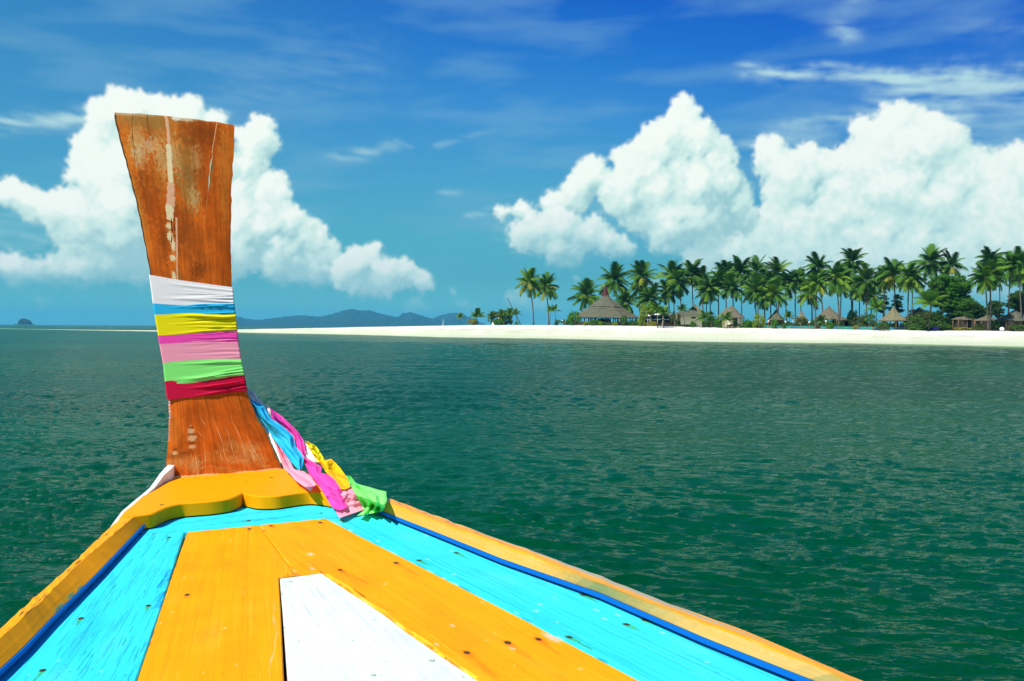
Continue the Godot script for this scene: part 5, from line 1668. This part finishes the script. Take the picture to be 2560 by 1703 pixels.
func palm(cx: float, cy: float, bx: float, s: float, rad: float, sd: int, label: String, style := 0, young := false) -> void:
	var r := RandomNumberGenerator.new()
	r.seed = sd * 7 + 3
	var g := sand(bx, s)
	var crown := at_depth(cx, cy, -g.z + r.randf_range(-1.0, 1.0)) - g
	var R := rad * mpp(g) * 1.35
	var o := thing("young_palm" if young else "coconut_palm", label, "palm tree", g, 0.0, "young palms planted along the beach" if young else "coconut palms along the beach")
	var st := st_new(true)
	var pts := []; var radii := []
	var tr := (0.075 if young else 0.105) * clampf(R / 2.4, 0.6, 1.2)
	var sway := Vector3(r.randf_range(-0.25, 0.25), 0, r.randf_range(-0.3, 0.3))
	for i in 9:
		var t := i / 8.0
		var p := Vector3(crown.x * pow(t, 1.25), crown.y * t - 0.3 * (1.0 - t), crown.z * t) + sway * sin(t * PI) * (0.4 if young else 1.0)
		pts.append(p)
		radii.append(lerpf(tr * 1.15, tr * 0.75, t) + 0.09 * exp(-t * 14.0))
	tube(st, pts, radii, 7)
	put("trunk", done(st), mats.trunk, o)
	if not young:
		st = st_new(true)
		tube(st, [crown + Vector3(0, -0.28, 0), crown + Vector3(0, -0.1, 0), crown + Vector3(0, 0.2, 0), crown + Vector3(0, 0.5, 0)], [0.14, 0.27, 0.24, 0.08], 7)
		for i in r.randi_range(2, 6):
			var a := r.randf() * TAU
			lathe(st, [Vector2(0, -0.14), Vector2(0.12, -0.06), Vector2(0.13, 0.05), Vector2(0, 0.16)], 6, crown + Vector3(cos(a) * 0.27, -0.22 - r.randf() * 0.15, sin(a) * 0.27))
		var cc := put("coconuts", done(st), mats.coconut, o)
		cc.set_meta("kind", "stuff")
	var n := 15 if young else r.randi_range(25, 30)
	var lean := Vector2(r.randf_range(-0.25, 0.15), r.randf_range(-0.1, 0.1))
	for i in n:
		var f := i / float(n - 1)
		var az := i * 2.39996 + r.randf_range(-0.25, 0.25)
		var el := deg_to_rad(lerpf(86.0, -48.0 if not young else 5.0, pow(f, 0.95)) + r.randf_range(-9, 9))
		var kind := 0 if el > 0.95 else (1 if el > 0.1 else 2)
		var mi := kind * 2 + r.randi() % 2
		var tone := 0
		var q := r.randf()
		if kind == 0: tone = 4 if q < 0.35 else 1
		elif kind == 1: tone = 0 if q < 0.5 else (1 if q < 0.75 else 2)
		else: tone = [0, 2, 1, 3, 2][int(q * 4.999)]
		if style == 1: tone = [2, 0, 2, 3 if kind == 2 else 0, 0][int(q * 4.999)]
		elif style == 2: tone = [4, 1, 1, 4, 0][int(q * 4.999)]
		elif style == 3: tone = [1, 0, 4, 1, 2][int(q * 4.999)]
		var dirn := Vector3(cos(az) * cos(el) + lean.x, sin(el), sin(az) * cos(el) + lean.y).normalized()
		az = atan2(dirn.z, dirn.x); el = asin(clampf(dirn.y, -1, 1))
		var L := R * r.randf_range(0.88, 1.14)
		var b := Basis(Vector3.UP, -az) * Basis(Vector3(0, 0, 1), el) * Basis(Vector3(1, 0, 0), r.randf_range(-0.5, 0.5))
		put("frond", frond_meshes[mi], mats.frond[tone], o, Transform3D(b.scaled_local(Vector3(L, L, L)), crown + dirn * 0.12))

func make_palms() -> void:
	frond_meshes = [make_frond(0.75, 0.12, 1, 0.25), make_frond(1.05, 0.18, 2, 0.3), make_frond(1.35, 0.35, 3, 0.45), make_frond(1.6, 0.45, 4, 0.55), make_frond(1.0, 0.3, 5, 0.6), make_frond(1.35, 0.42, 6, 0.7)]
	# crown pixel, foot pixel, metres behind the crest, crown radius in pixels, style, label
	var list := [
		[1323, 708, 1333.6, 3, 29, 1, "lone tall coconut palm, left of a pair standing on bare sand"],
		[1365, 719, 1372, 3, 27, 0, "shorter right palm of the lone pair on bare sand"],
		[1470, 741, 1476, 28, 34, 3, "windblown coconut palm behind the pavilion's left roof slope"],
		[1536, 704, 1546, 34, 34, 0, "tall coconut palm rising directly behind the pavilion's red spire"],
		[1564, 757, 1570, 30, 26, 3, "low coconut palm half hidden behind the pavilion's right roof slope"],
		[1609, 694, 1613, 20, 33, 0, "tall coconut palm above the right eave of the pavilion"],
		[1600, 720, 1603, 24, 25, 1, "coconut palm just below and left of the tall palm by the pavilion's eave"],
		[1627, 750, 1634, 14, 32, 2, "low dark bushy coconut palm above the low hall"],
		[1669, 729, 1673, 26, 26, 2, "dark short palm above the right end of the low hall"],
		[1682, 692, 1685, 32, 33, 0, "feathery coconut palm left above the cream house"],
		[1699, 708, 1700, 22, 28, 3, "coconut palm whose thick trunk meets the cream house roof ridge"],
		[1729, 687, 1731, 34, 32, 2, "tall dark palm standing over the pale conical roof"],
		[1757, 700, 1759, 34, 27, 0, "coconut palm right of the pale conical roof"],
		[1773, 722, 1778, 26, 29, 3, "shaggy coconut palm behind the round dark shrub tree"],
		[1768, 738, 1770, 36, 22, 1, "low yellow-green palm left of the shaggy one behind the dark shrub tree"],
		[1796, 704, 1797, 32, 26, 2, "palm with a bare trunk between the dark shrub tree and the grey hut"],
		[1815, 687, 1816, 38, 29, 0, "tall palm left of the grey hut's peak"],
		[1829.5, 722, 1831, 22, 27, 2, "dark palm whose trunk stands straight above the grey hut's peak"],
		[1851, 684, 1853, 36, 32, 0, "tall palm with brown lower fronds right of the grey hut's peak"],
		[1892, 681, 1897, 34, 31, 2, "palm with an upright dark tuft, highest over the yellow-green shrub"],
		[1884, 727, 1894, 14, 27, 1, "yellowish palm in front, left side of the dense clump"],
		[1911, 718, 1912, 22, 26, 0, "middle palm in the dense clump"],
		[1911, 746, 1914, 12, 25, 3, "lowest palm of the dense clump, drooping round its twin trunks"],
		[1930, 712, 1928, 30, 26, 2, "dark palm at the back of the dense clump"],
		[1937, 738, 1951, 12, 30, 1, "leaning palm at the right of the dense clump, trunk bent over the dark hut"],
		[1944, 684, 1944, 36, 31, 3, "tall windswept palm above the dense clump"],
		[1967, 708, 1968, 26, 27, 2, "left palm of the three thin trunks right of the dense clump"],
		[1989, 702, 1990, 26, 26, 2, "middle palm of the three thin trunks right of the dense clump"],
		[2003, 702, 2003, 36, 24, 3, "right palm of the three thin trunks, behind the yellowish pointed hut"],
		[2027, 733, 2029, 16, 31, 1, "yellow-green palm left of the wide brown hut, lowest of its group"],
		[2044, 712, 2040, 3, 27, 1, "front palm whose foot stands on open sand before the turquoise fence"],
		[2046, 672, 2060, 34, 29, 2, "tall dark palm behind the front palm, its trunk left of the brown hut's peak"],
		[2088, 697, 2096, 2, 33, 0, "large front palm, bent trunk rising from open sand past the brown hut"],
		[2103, 716, 2100, 30, 24, 3, "short palm behind the large front palm with bent trunk"],
		[2133, 657, 2131, 30, 31, 2, "tallest palm in the middle of the row, with a spiky dark tuft"],
		[2125, 692, 2131, 34, 24, 0, "lower palm tucked under the tallest one of the middle of the row"],
		[2165, 704, 2165, 24, 31, 3, "palm left of the beach bar with several thin trunks beneath it"],
		[2150, 726, 2149, 30, 25, 0, "low palm on the left of the palm by the beach bar"],
		[2180, 736, 2174, 34, 24, 0, "low palm on the right of the palm by the beach bar"],
		[2212, 702, 2213, 24, 28, 1, "yellowish palm just above the beach bar's spike"],
		[2235, 689, 2236, 18, 34, 0, "big round-crowned palm right of the beach bar's spike"],
		[2275, 693, 2273, 10, 31, 1, "palm with hanging dead fronds, left trunk of the close pair"],
		[2281, 703, 2277, 10, 24, 3, "palm sharing the close pair of trunks, on the right"],
		[2327, 660, 2325, 36, 35, 2, "tall spiky palm at the left above the large broadleaf tree"],
		[2381, 668, 2381, 38, 29, 0, "spiky palm with reddish heart at the right above the large broadleaf tree"],
		[2476, 653, 2478, 26, 28, 2, "highest palm over the close white trunks near the right end"],
		[2463, 694, 2471.5, 1, 31, 3, "left white-trunked palm of the crossing pair near the right end"],
		[2476, 692, 2473.5, 2, 31, 0, "right white-trunked palm of the crossing pair near the right end"],
		[2498, 672, 2499, 34, 27, 3, "palm behind and right of the crossing white trunks"],
		[2526, 668, 2519, 6, 31, 2, "dark palm leaning right, second from the right edge"],
		[2547, 660, 2556, 6, 30, 0, "palm at the right edge with a trunk curving down to the hut"],
		[2556, 694, 2562, 20, 26, 3, "low palm behind the right edge palm"],
	]
	var i := 0
	for p in list:
		i += 1
		palm(p[0], p[1], p[2], p[3], p[4], 100 + i, p[6], p[5])
	var young := [
		[1151, 795, 1153, 2, 9, 1, "tiny young palm, farthest left on the beach"],
		[1193, 794, 1195, 2, 16, 1, "young palm with upright fronds left of the long shrub group"],
		[1229, 792, 1230, 2, 11, 1, "young palm at the left end of the long shrub group"],
		[1277, 787, 1280, 4, 12, 1, "young palm near the foot of the leaning pole"],
		[1289, 786, 1291, 4, 11, 1, "young palm nearest the leaning pole, on its left"],
		[1376, 779, 1375, 2, 10, 1, "young palm touching the right trunk of the lone pair"],
		[1387, 777, 1390, 2, 12, 1, "young palm right of the lone pair"],
		[1641, 777, 1644, -5, 15, 1, "slim young palm standing on the open sand before the low hall"],
		[1661, 784, 1659, -5, 14, 1, "second slim palm on the open sand, left of the cream house"],
		[1705, 778, 1711, -1, 13, 0, "young palm with a tilted stem before the cream house"],
		[1762, 799, 1762, -1, 17, 3, "yellowing young palm at the right corner of the cream house"],
		[1817, 802, 1817, -1, 18, 1, "yellow-green young palm before the grey hut"],
		[1973.5, 795, 1974, 4, 13, 0, "young palm by the white walls left of the yellowish pointed hut"],
		[2193, 775, 2185, -2, 21, 1, "young palm leaning over the left eave of the beach bar"],
		[2327, 762, 2322, -3, 33, 1, "broad yellow-green young palm on the sand left of the blue dinghy"],
		[2049, 806, 2049, 4, 14, 3, "young palm hiding the left wall of the wide brown hut"],
	]
	for p in young:
		i += 1
		palm(p[0], p[1], p[2], p[3], p[4], 100 + i, p[6], p[5], true)

# ==================================================================== shrubs and trees
# leaves filling a lumpy volume of unit radius, kept in clumps
func leaf_mass(sd: int, count: int, leaf: float, clumps: int) -> ArrayMesh:
	var r := RandomNumberGenerator.new()
	r.seed = sd
	var st := st_new()
	var cs := []
	for i in clumps:
		var a := r.randf() * TAU
		var z := r.randf_range(-0.55, 0.85)
		var q := sqrt(1.0 - z * z) * r.randf_range(0.45, 0.85)
		cs.append([Vector3(cos(a) * q, z * 0.72, sin(a) * q), r.randf_range(0.22, 0.42)])
	for i in count:
		var c: Array = cs[r.randi() % clumps]
		var d := Vector3(r.randfn(), r.randfn(), r.randfn()).normalized()
		var p: Vector3 = c[0] + d * c[1] * pow(r.randf(), 0.4)
		var nrm := (d + Vector3(r.randfn(), r.randfn() + 0.6, r.randfn()) * 0.5).normalized()
		var t := nrm.cross(Vector3(r.randfn(), r.randfn(), r.randfn())).normalized()
		var b := nrm.cross(t)
		var s := leaf * r.randf_range(0.6, 1.3)
		quad(st, p - t * s, p + b * s * 0.45, p + t * s, p - b * s * 0.45)
	return done(st)

var masses := []
func shrub(px: float, foot: float, w: float, h: float, s: float, tone: int, label: String, name_ := "shrub", category := "shrub", group := "shrubs along the beach") -> void:
	var g := sand(px, s)
	var k := mpp(g)
	var o := thing(name_, label, category, g, rng.randf() * TAU, group)
	var lift := h * 0.5 * k
	var m: Mesh = masses[rng.randi() % masses.size()]
	put("foliage", m, mats.leaf[tone], o, Transform3D(Basis.from_scale(Vector3(w * 0.78 * k, h * 0.86 * k, w * 0.62 * k)), Vector3(0, lift, 0)))
	var st := st_new(true)
	for i in 3:
		var a := TAU * i / 3.0
		tube(st, [Vector3(cos(a) * 0.05, -0.3, sin(a) * 0.05), Vector3(cos(a) * w * 0.12 * k, h * 0.4 * k, sin(a) * w * 0.12 * k), Vector3(cos(a) * w * 0.24 * k, h * 0.75 * k, sin(a) * w * 0.2 * k)], [0.05, 0.035, 0.015], 5)
	put("stem", done(st), mats.bark, o)

func tree(px: float, s: float, top_y: float, w: float, crown_h: float, tone: int, label: String, density: int) -> void:
	var g := sand(px, s)
	var k := mpp(g)
	var o := thing("broadleaf_tree", label, "tree", g, 0.0, "broadleaf trees behind the beach")
	var top := at_depth(px, top_y, -g.z).y - g.y
	var ch := crown_h * k
	var c := Vector3(0, top - ch * 0.5, 0)
	var st := st_new(true)
	var fork := Vector3(0.2, maxf(top - ch * 0.95, 1.0), 0)
	tube(st, [Vector3(0, -0.3, 0), fork * 0.5 + Vector3(0.1, 0, 0), fork], [0.26, 0.2, 0.17], 8)
	put("trunk", done(st), mats.bark, o)
	var r := RandomNumberGenerator.new()
	r.seed = int(px)
	for i in density:
		var a := r.randf() * TAU
		var q := sqrt(r.randf()) * 0.72
		var e := Vector3(cos(a) * q * w * 0.5 * k, (r.randf_range(-0.42, 0.46) * sqrt(1.0 - q * q)) * ch, sin(a) * q * w * 0.4 * k) + c
		var lst := st_new(true)
		tube(lst, [fork, fork.lerp(e, 0.5) + Vector3(0, 0.3, 0), e], [0.09, 0.06, 0.02], 5)
		put("limb", done(lst), mats.bark, o)
		var z := r.randf_range(0.15, 0.23) * w * k
		put("leaf_clump", masses[r.randi() % masses.size()], mats.leaf[tone if r.randf() < 0.75 else [7, 7, 0, 6, 5, 4, 7, 1][tone]], o, Transform3D(Basis(Vector3.UP, r.randf() * TAU).scaled(Vector3(z, z * 0.62, z)), e))

func make_plants() -> void:
	mats.leaf = []
	for c in [lin(0.05, 0.16, 0.015), lin(0.046, 0.122, 0.016), lin(0.16, 0.24, 0.02), lin(0.22, 0.22, 0.03), lin(0.038, 0.095, 0.018), lin(0.044, 0.105, 0.018), lin(0.06, 0.085, 0.02), lin(0.05, 0.115, 0.02)]:
		var m := mat(c, 0.65, 0.14)
		m.backlight_enabled = true
		m.backlight = Color(c.r * 0.5, c.g * 0.6, c.b * 0.3)
		mats.leaf.append(m)
	for i in 4: masses.append(leaf_mass(50 + i, 900, 0.115, 14 + i))
	tree(2368, 14, 690, 124, 96, 0, "large bright broadleaf tree with a domed crown behind the blue dinghy", 80)
	tree(2241, 26, 733, 38, 56, 4, "dark dense egg-shaped tree behind the beach bar", 34)
	tree(2206, 30, 736, 34, 50, 4, "dark tree left of the egg-shaped one, hidden by palm trunks", 24)
	tree(2420, 10, 752, 70, 50, 1, "lower tree with thin pale trunks right of the large broadleaf tree", 44)
	tree(2492, 16, 748, 50, 52, 7, "yellowish tree between the crossing white palms and the right end hut", 30)
	tree(2552, 26, 728, 76, 62, 4, "dark spreading tree behind the right end hut", 44)
	tree(1775, 6, 776, 30, 32, 1, "round dark shrub tree between the cream house and the grey hut", 22)
	tree(1623, 8, 762, 40, 34, 2, "bright yellow-green bushy tree left behind the low hall", 26)
	tree(1655, 10, 768, 36, 26, 7, "mid green bushy tree right behind the low hall", 22)
	tree(2345, 8, 776, 60, 44, 5, "leafy thicket tree left of the dark low hut", 34)
	tree(2300, 22, 770, 56, 52, 5, "leafy tree behind the broad yellow-green young palm", 30)
	tree(2398, 20, 762, 70, 60, 5, "thicket tree behind the dark low hut", 34)
	tree(2452, 20, 764, 66, 60, 5, "thicket tree behind the hut with the sagging eave", 32)
	var list := [
		[1181, 812, 26, 14, 1, 3, "olive shrub at the foot of the young palm with upright fronds"],
		[1246, 813, 22, 14, 0, 0, "round dark green bush before the long shrub group"],
		[1243, 812, 34, 34, 4, 6, "brownish shrub behind the round bush and globe lamp"],
		[1262, 812, 34, 34, 5, 7, "thin airy shrub in the middle of the long shrub group"],
		[1291, 814, 8, 8, 0, 0, "tiny tuft of green at the foot of the leaning pole"],
		[1392, 815, 13, 12, 0, 1, "small dark bush beneath the young palm right of the lone pair"],
		[1411, 813, 20, 14, 1, 0, "green bush round the globe lamp left of the pavilion"],
		[1424, 814, 18, 14, 1, 1, "low bush at the pavilion's left corner"],
		[1436, 815, 26, 30, 0, 0, "tall green shrub covering the left end of the pavilion's eave"],
		[1467, 815, 18, 9, 0, 2, "yellow-green low plant under the left part of the pavilion"],
		[1485, 816, 22, 13, 0, 1, "green bush in front of the pavilion, left of its middle"],
		[1502, 815, 12, 9, 0, 2, "small yellow bush in front of the pavilion's middle"],
		[1517, 815, 20, 8, 1, 7, "low green plants in front of the pavilion's bar counter"],
		[1536, 816, 12, 9, 0, 2, "small yellow plant right of the pavilion's bar counter"],
		[1559, 816, 18, 22, 0, 7, "upright green bush in front of the pavilion's right part"],
		[1582, 816, 20, 10, 2, 7, "low plants at the pavilion's right end"],
		[1607, 816, 22, 46, -1, 2, "tall thin sapling at the gap between pavilion and low hall"],
		[1628, 816, 22, 10, 0, 3, "low yellowish plants before the low hall's left end"],
		[1688, 816, 24, 32, 2, 6, "olive bushy shrub at the cream house's left corner"],
		[1733, 817, 15, 12, -1, 0, "small green bush in front of the cream house wall"],
		[1720, 814, 50, 5, 2, 1, "low dark hedge along the foot of the cream house"],
		[1782, 816, 34, 20, 3, 5, "dense undergrowth between the cream house and the grey hut"],
		[1797, 819, 17, 17, -1, 0, "bright green bush at the grey hut's left corner"],
		[1838, 818, 30, 8, 0, 7, "low plants along the front of the grey hut"],
		[1866, 818, 22, 18, 2, 0, "green bush at the grey hut's right corner"],
		[1884, 817, 18, 12, 4, 1, "small dark bush right of the grey hut"],
		[1897, 819, 22, 30, 1, 2, "yellow-green shrub standing alone right of the grey hut"],
		[1936, 819, 15, 20, -1, 0, "round bright green bush before the turquoise fence's left part"],
		[1957, 820, 13, 12, -1, 1, "small bush second from the left before the turquoise fence"],
		[2004, 816, 26, 26, 3, 6, "olive shrub under the yellowish pointed hut"],
		[2022, 817, 26, 22, 4, 7, "shrub right of the yellowish pointed hut"],
		[2061, 820, 20, 24, 3, 1, "dark shrub before the wide brown hut's left half"],
		[2073, 820, 16, 16, 1, 0, "light green bush beside the white globe lamp at the brown hut"],
		[2099, 820, 20, 18, 3, 1, "dark green shrub at the foot of the large front palm"],
		[2129, 820, 24, 42, 5, 7, "tall slender shrub right of the wide brown hut"],
		[2148, 822, 30, 30, 4, 6, "olive shrub mass between the brown hut and the beach bar"],
		[2172, 822, 32, 34, 5, 7, "leafy shrub mass left of the beach bar"],
		[2140, 822, 12, 9, 0, 3, "small yellowish plant before the turquoise fence"],
		[2210, 826, 22, 18, -3, 5, "round dark bush on the sand before the beach bar"],
		[2231, 795, 16, 15, 4, 2, "yellow-green plant growing up the beach bar's roof"],
		[2285, 825, 40, 30, 4, 5, "dense undergrowth right of the beach bar"],
		[2310, 825, 46, 40, 6, 6, "leafy thicket behind the broad young palm"],
		[2300, 826, 60, 7, 0, 0, "low bright green strip of plants left of the blue dinghy"],
		[2360, 826, 60, 7, 1, 7, "low green strip of plants right of the blue dinghy"],
		[2342, 825, 40, 22, 4, 5, "leafy bush between the broad young palm and the dark low hut"],
		[2447, 826, 22, 16, 3, 6, "brownish bush left of the crossing white palms"],
		[2486, 826, 24, 24, 4, 7, "bush right of the crossing white palms"],
		[2542, 827, 40, 14, 0, 7, "low green plants at the right end hut"],
		[2404, 826, 40, 8, 1, 3, "low yellowish ground plants before the dark low hut"],
	]
	var mm := MultiMesh.new()
	mm.transform_format = MultiMesh.TRANSFORM_3D
	mm.mesh = masses[0]
	mm.instance_count = 320
	for i in 320:
		var px := rng.randf_range(1585, 2590)
		var far_right := smoothstep(2230.0, 2330.0, px)
		var g := sand(px, rng.randf_range(12.0, 34.0))
		var h := rng.randf_range(0.5, 1.15) + far_right * rng.randf_range(0.2, 1.5)
		var w := rng.randf_range(0.8, 1.7) + far_right * 0.5
		mm.set_instance_transform(i, Transform3D(Basis(Vector3.UP, rng.randf() * TAU).scaled(Vector3(w, h, w)), g + Vector3(0, h * 0.5, 0)))
	var ug := MultiMeshInstance3D.new()
	ug.name = "undergrowth"
	ug.multimesh = mm
	ug.material_override = mats.leaf[7]
	add_child(ug)
	tag(ug, "low green undergrowth behind the huts and palm trunks", "undergrowth", "", "stuff")
	for p in list:
		shrub(p[0], p[1], p[2], p[3], p[4], p[5], p[6])

# ==================================================================== small things on the beach
func make_beach_things() -> void:
	# leaning pole
	var g := sand(1304, 3.0)
	var tp := at_depth(1269, 747.4, -g.z) - g
	var o := thing("leaning_pole", "long thin dark pole leaning left on the sand spit", "pole", g)
	var st := st_new(true)
	tube(st, [Vector3(0, -0.4, 0), tp * 0.5, tp], [0.10, 0.085, 0.06], 7)
	put("shaft", done(st), mat(lin(0.04, 0.05, 0.05), 0.7), o)
	st = st_new(true)
	tube(st, [tp * 0.985, tp * 1.012], [0.12, 0.12], 7)
	put("pole_cap", done(st), mat(lin(0.03, 0.03, 0.03), 0.7), o)
	# globe lamps
	for q in [[1246, 796.5, 1.0, "globe lamp on a post beside the round dark green bush"], [1406, 801.5, 0.0, "globe lamp on a post left of the pavilion"], [1921, 803.5, 3.0, "globe lamp leftmost of the four by the turquoise fence"], [1964, 804.5, 3.0, "globe lamp left of the young palm by the white walls"], [1982, 803.0, 3.0, "globe lamp right of the young palm by the white walls"], [2023, 806.0, 3.0, "globe lamp right of the yellowish pointed hut"], [2065, 803.5, 2.0, "globe lamp in front of the wide brown hut"]]:
		g = sand(q[0], q[2])
		var h := at_depth(q[0], q[1], -g.z).y - g.y
		var l := thing("globe_lamp", "white " + q[3], "lamp post", g, 0.0, "white globe lamps along the beach")
		st = st_new(true)
		tube(st, [Vector3(0, -0.3, 0), Vector3(0, h - 0.12, 0)], [0.045, 0.035], 6)
		put("lamp_post", done(st), mats.wood, l)
		st = st_new(true)
		lathe(st, [Vector2(0, h - 0.17), Vector2(0.12, h - 0.12), Vector2(0.17, h), Vector2(0.12, h + 0.12), Vector2(0, h + 0.17)], 10)
		put("globe", done(st), mats.white, l)
	# turquoise fence
	g = sand(2050, 1.0)
	o = thing("turquoise_fence", "low turquoise fence of panels along the top of the beach", "fence", g)
	var fx := 1906.0
	var n := 0
	while fx < 2197.0:
		var a := sand(fx, 1.0) - g
		var b := sand(fx + 14.5, 1.0) - g
		st = st_new(true)
		tube(st, [a + Vector3(0, -0.3, 0), a + Vector3(0, 0.55, 0)], [0.05, 0.05], 6)
		put("fence_post", done(st), mats.wood, o)
		if n != 9:
			st = st_new()
			var mid := (a + b) * 0.5 + Vector3(0, 0.28, 0)
			var d := (b - a)
			box(st, mid, Vector3(d.length() - 0.14, 0.42, 0.03), Basis(Vector3.UP, atan2(-d.z, d.x)))
			put("fence_panel", done(st), [mats.turq, mat(lin(0.03, 0.20, 0.16), 0.7), mat(lin(0.02, 0.17, 0.26), 0.7)][[0, 1, 2, 0, 0, 2, 1][n % 7]], o)
		fx += 14.5
		n += 1
	# dinghy on the sand
	g = sand(2340, -2.5)
	o = thing("blue_dinghy", "small dark blue dinghy drawn up on the sand", "boat", g, 0.12)
	var k := mpp(g)
	st = st_new(true)
	var prof := []
	for i in 9:
		var t := i / 8.0
		var hw := 0.44 * pow(sin(PI * clampf(t * 0.78 + 0.2, 0, 1)), 0.6)
		prof.append([lerpf(-7.6, 7.4, t) * k, hw, 0.42 + 0.16 * pow(absf(t - 0.4), 2.0) * 4.0])
	for i in 8:
		var a: Array = prof[i]; var b: Array = prof[i + 1]
		var ring_a := [Vector3(a[0], a[2], -a[1]), Vector3(a[0], 0.1, -a[1] * 0.7), Vector3(a[0], 0.0, 0), Vector3(a[0], 0.1, a[1] * 0.7), Vector3(a[0], a[2], a[1])]
		var ring_b := [Vector3(b[0], b[2], -b[1]), Vector3(b[0], 0.1, -b[1] * 0.7), Vector3(b[0], 0.0, 0), Vector3(b[0], 0.1, b[1] * 0.7), Vector3(b[0], b[2], b[1])]
		for j in 4: quad(st, ring_a[j], ring_a[j + 1], ring_b[j + 1], ring_b[j])
	for e in [prof[0], prof[8]]:
		tri(st, Vector3(e[0], e[2], -e[1]), Vector3(e[0], 0.0, 0), Vector3(e[0], e[2], e[1]))
	put("hull", done(st), mat(lin(0.008, 0.012, 0.16), 0.5), o)
	st = st_new()
	for q in [-3.0, 2.5]: box(st, Vector3(q * k, 0.36, 0), Vector3(0.22, 0.04, 0.74))
	put("thwart", done(st), mats.wood, o)
	# white buoy, white board, parasols, driftwood
	g = sand(2505, -1.0)
	o = thing("mooring_buoy", "round white buoy lying on the sand near the right end hut", "buoy", g)
	st = st_new(true)
	lathe(st, [Vector2(0, 0.0), Vector2(0.26, 0.08), Vector2(0.36, 0.3), Vector2(0.26, 0.52), Vector2(0.08, 0.6)], 14)
	put("float", done(st), mats.white, o)
	st = st_new(true)
	lathe(st, [Vector2(0.085, 0.58), Vector2(0.085, 0.68), Vector2(0.0, 0.70)], 8)
	put("cap", done(st), mats.wood_dark, o)
	g = sand(1232, 1.0)
	o = thing("white_board", "small white upright board left of the round dark green bush", "board", g)
	st = st_new()
	var bp := [Vector3(-0.32, -0.1, 0.03), Vector3(-0.12, 0.75, 0.03), Vector3(0.06, 0.6, 0.03), Vector3(0.36, -0.1, 0.03)]
	quad(st, bp[0], bp[1], bp[2], bp[3])
	var bq := []
	for v in bp: bq.append(v - Vector3(0, 0, 0.06))
	quad(st, bq[3], bq[2], bq[1], bq[0])
	for i in 4: quad(st, bp[i], bq[i], bq[(i + 1) % 4], bp[(i + 1) % 4])
	put("panel", done(st), mats.white, o)
	for q in [[1643.5, 786.0, 8.0, 1.0, "white parasol above the low hall, the larger and right of two"], [1619.0, 789.0, 6.5, 0.0, "thin white parasol left of the larger one by the low hall"]]:
		g = sand(q[0], 6.0 + q[3])
		k = mpp(g)
		var h := at_depth(q[0], q[1], -g.z).y - g.y
		var u := thing("parasol", q[4], "parasol", g, 0.0, "white parasols by the low hall")
		st = st_new(true)
		tube(st, [Vector3(0, -0.3, 0), Vector3(0, h + 0.1, 0)], [0.04, 0.03], 6)
		put("parasol_pole", done(st), mats.white, u)
		st = st_new()
		lathe(st, [Vector2(q[2] * k, h - 0.12), Vector2(q[2] * k, h - 0.02), Vector2(q[2] * 0.5 * k, h + 0.14), Vector2(0.0, h + 0.24)], 8)
		put("canopy", done(st), mats.white, u)
	g = sand(2098, -11.5)
	o = thing("driftwood", "thin dark driftwood branch lying on the beach below the fence", "driftwood", g)
	st = st_new(true)
	g = Vector3.ZERO
	tube(st, [Vector3(-1.6, 0.02, 0.1), Vector3(-0.8, 0.09, 0.0), Vector3(0.1, 0.05, 0.12), Vector3(1.5, 0.10, -0.05)], [0.03, 0.07, 0.06, 0.02], 6)
	tube(st, [Vector3(-0.3, 0.06, 0.05), Vector3(0.4, 0.22, 0.25)], [0.04, 0.015], 5)
	put("branch", done(st), mats.wood, o)
	o.position.y = lerpf(0.0, berm_height(2098), 0.42)
	# far sailing boat
	o = thing("sailing_boat", "tiny white sailing boat before the small blue hill", "boat", on_plane(1108, 818.6, 0.0) if false else Vector3((1108.0 - 1280.0) / FPX * 900.0, 0, -900.0))
	k = 900.0 / FPX
	st = st_new()
	quad(st, Vector3(-2.6 * k, 3.0 * k, 0.02), Vector3(-0.2 * k, 27.0 * k, 0.02), Vector3(0.1 * k, 27.0 * k, 0.0), Vector3(0.3 * k, 3.0 * k, 0.0))
	put("sail", done(st), mats.white, o)
	st = st_new(true)
	tube(st, [Vector3(0.4 * k, 0, 0), Vector3(0.3 * k, 28.0 * k, 0)], [0.08, 0.05], 6)
	put("mast", done(st), mats.wood, o)
	st = st_new(true)
	tube(st, [Vector3(-4.4 * k, 1.8 * k, 0), Vector3(-2.0 * k, 0.9 * k, 0), Vector3(2.0 * k, 0.9 * k, 0), Vector3(4.8 * k, 2.0 * k, 0)], [0.3, 0.8, 0.8, 0.1], 8)
	put("hull", done(st), mats.white, o)
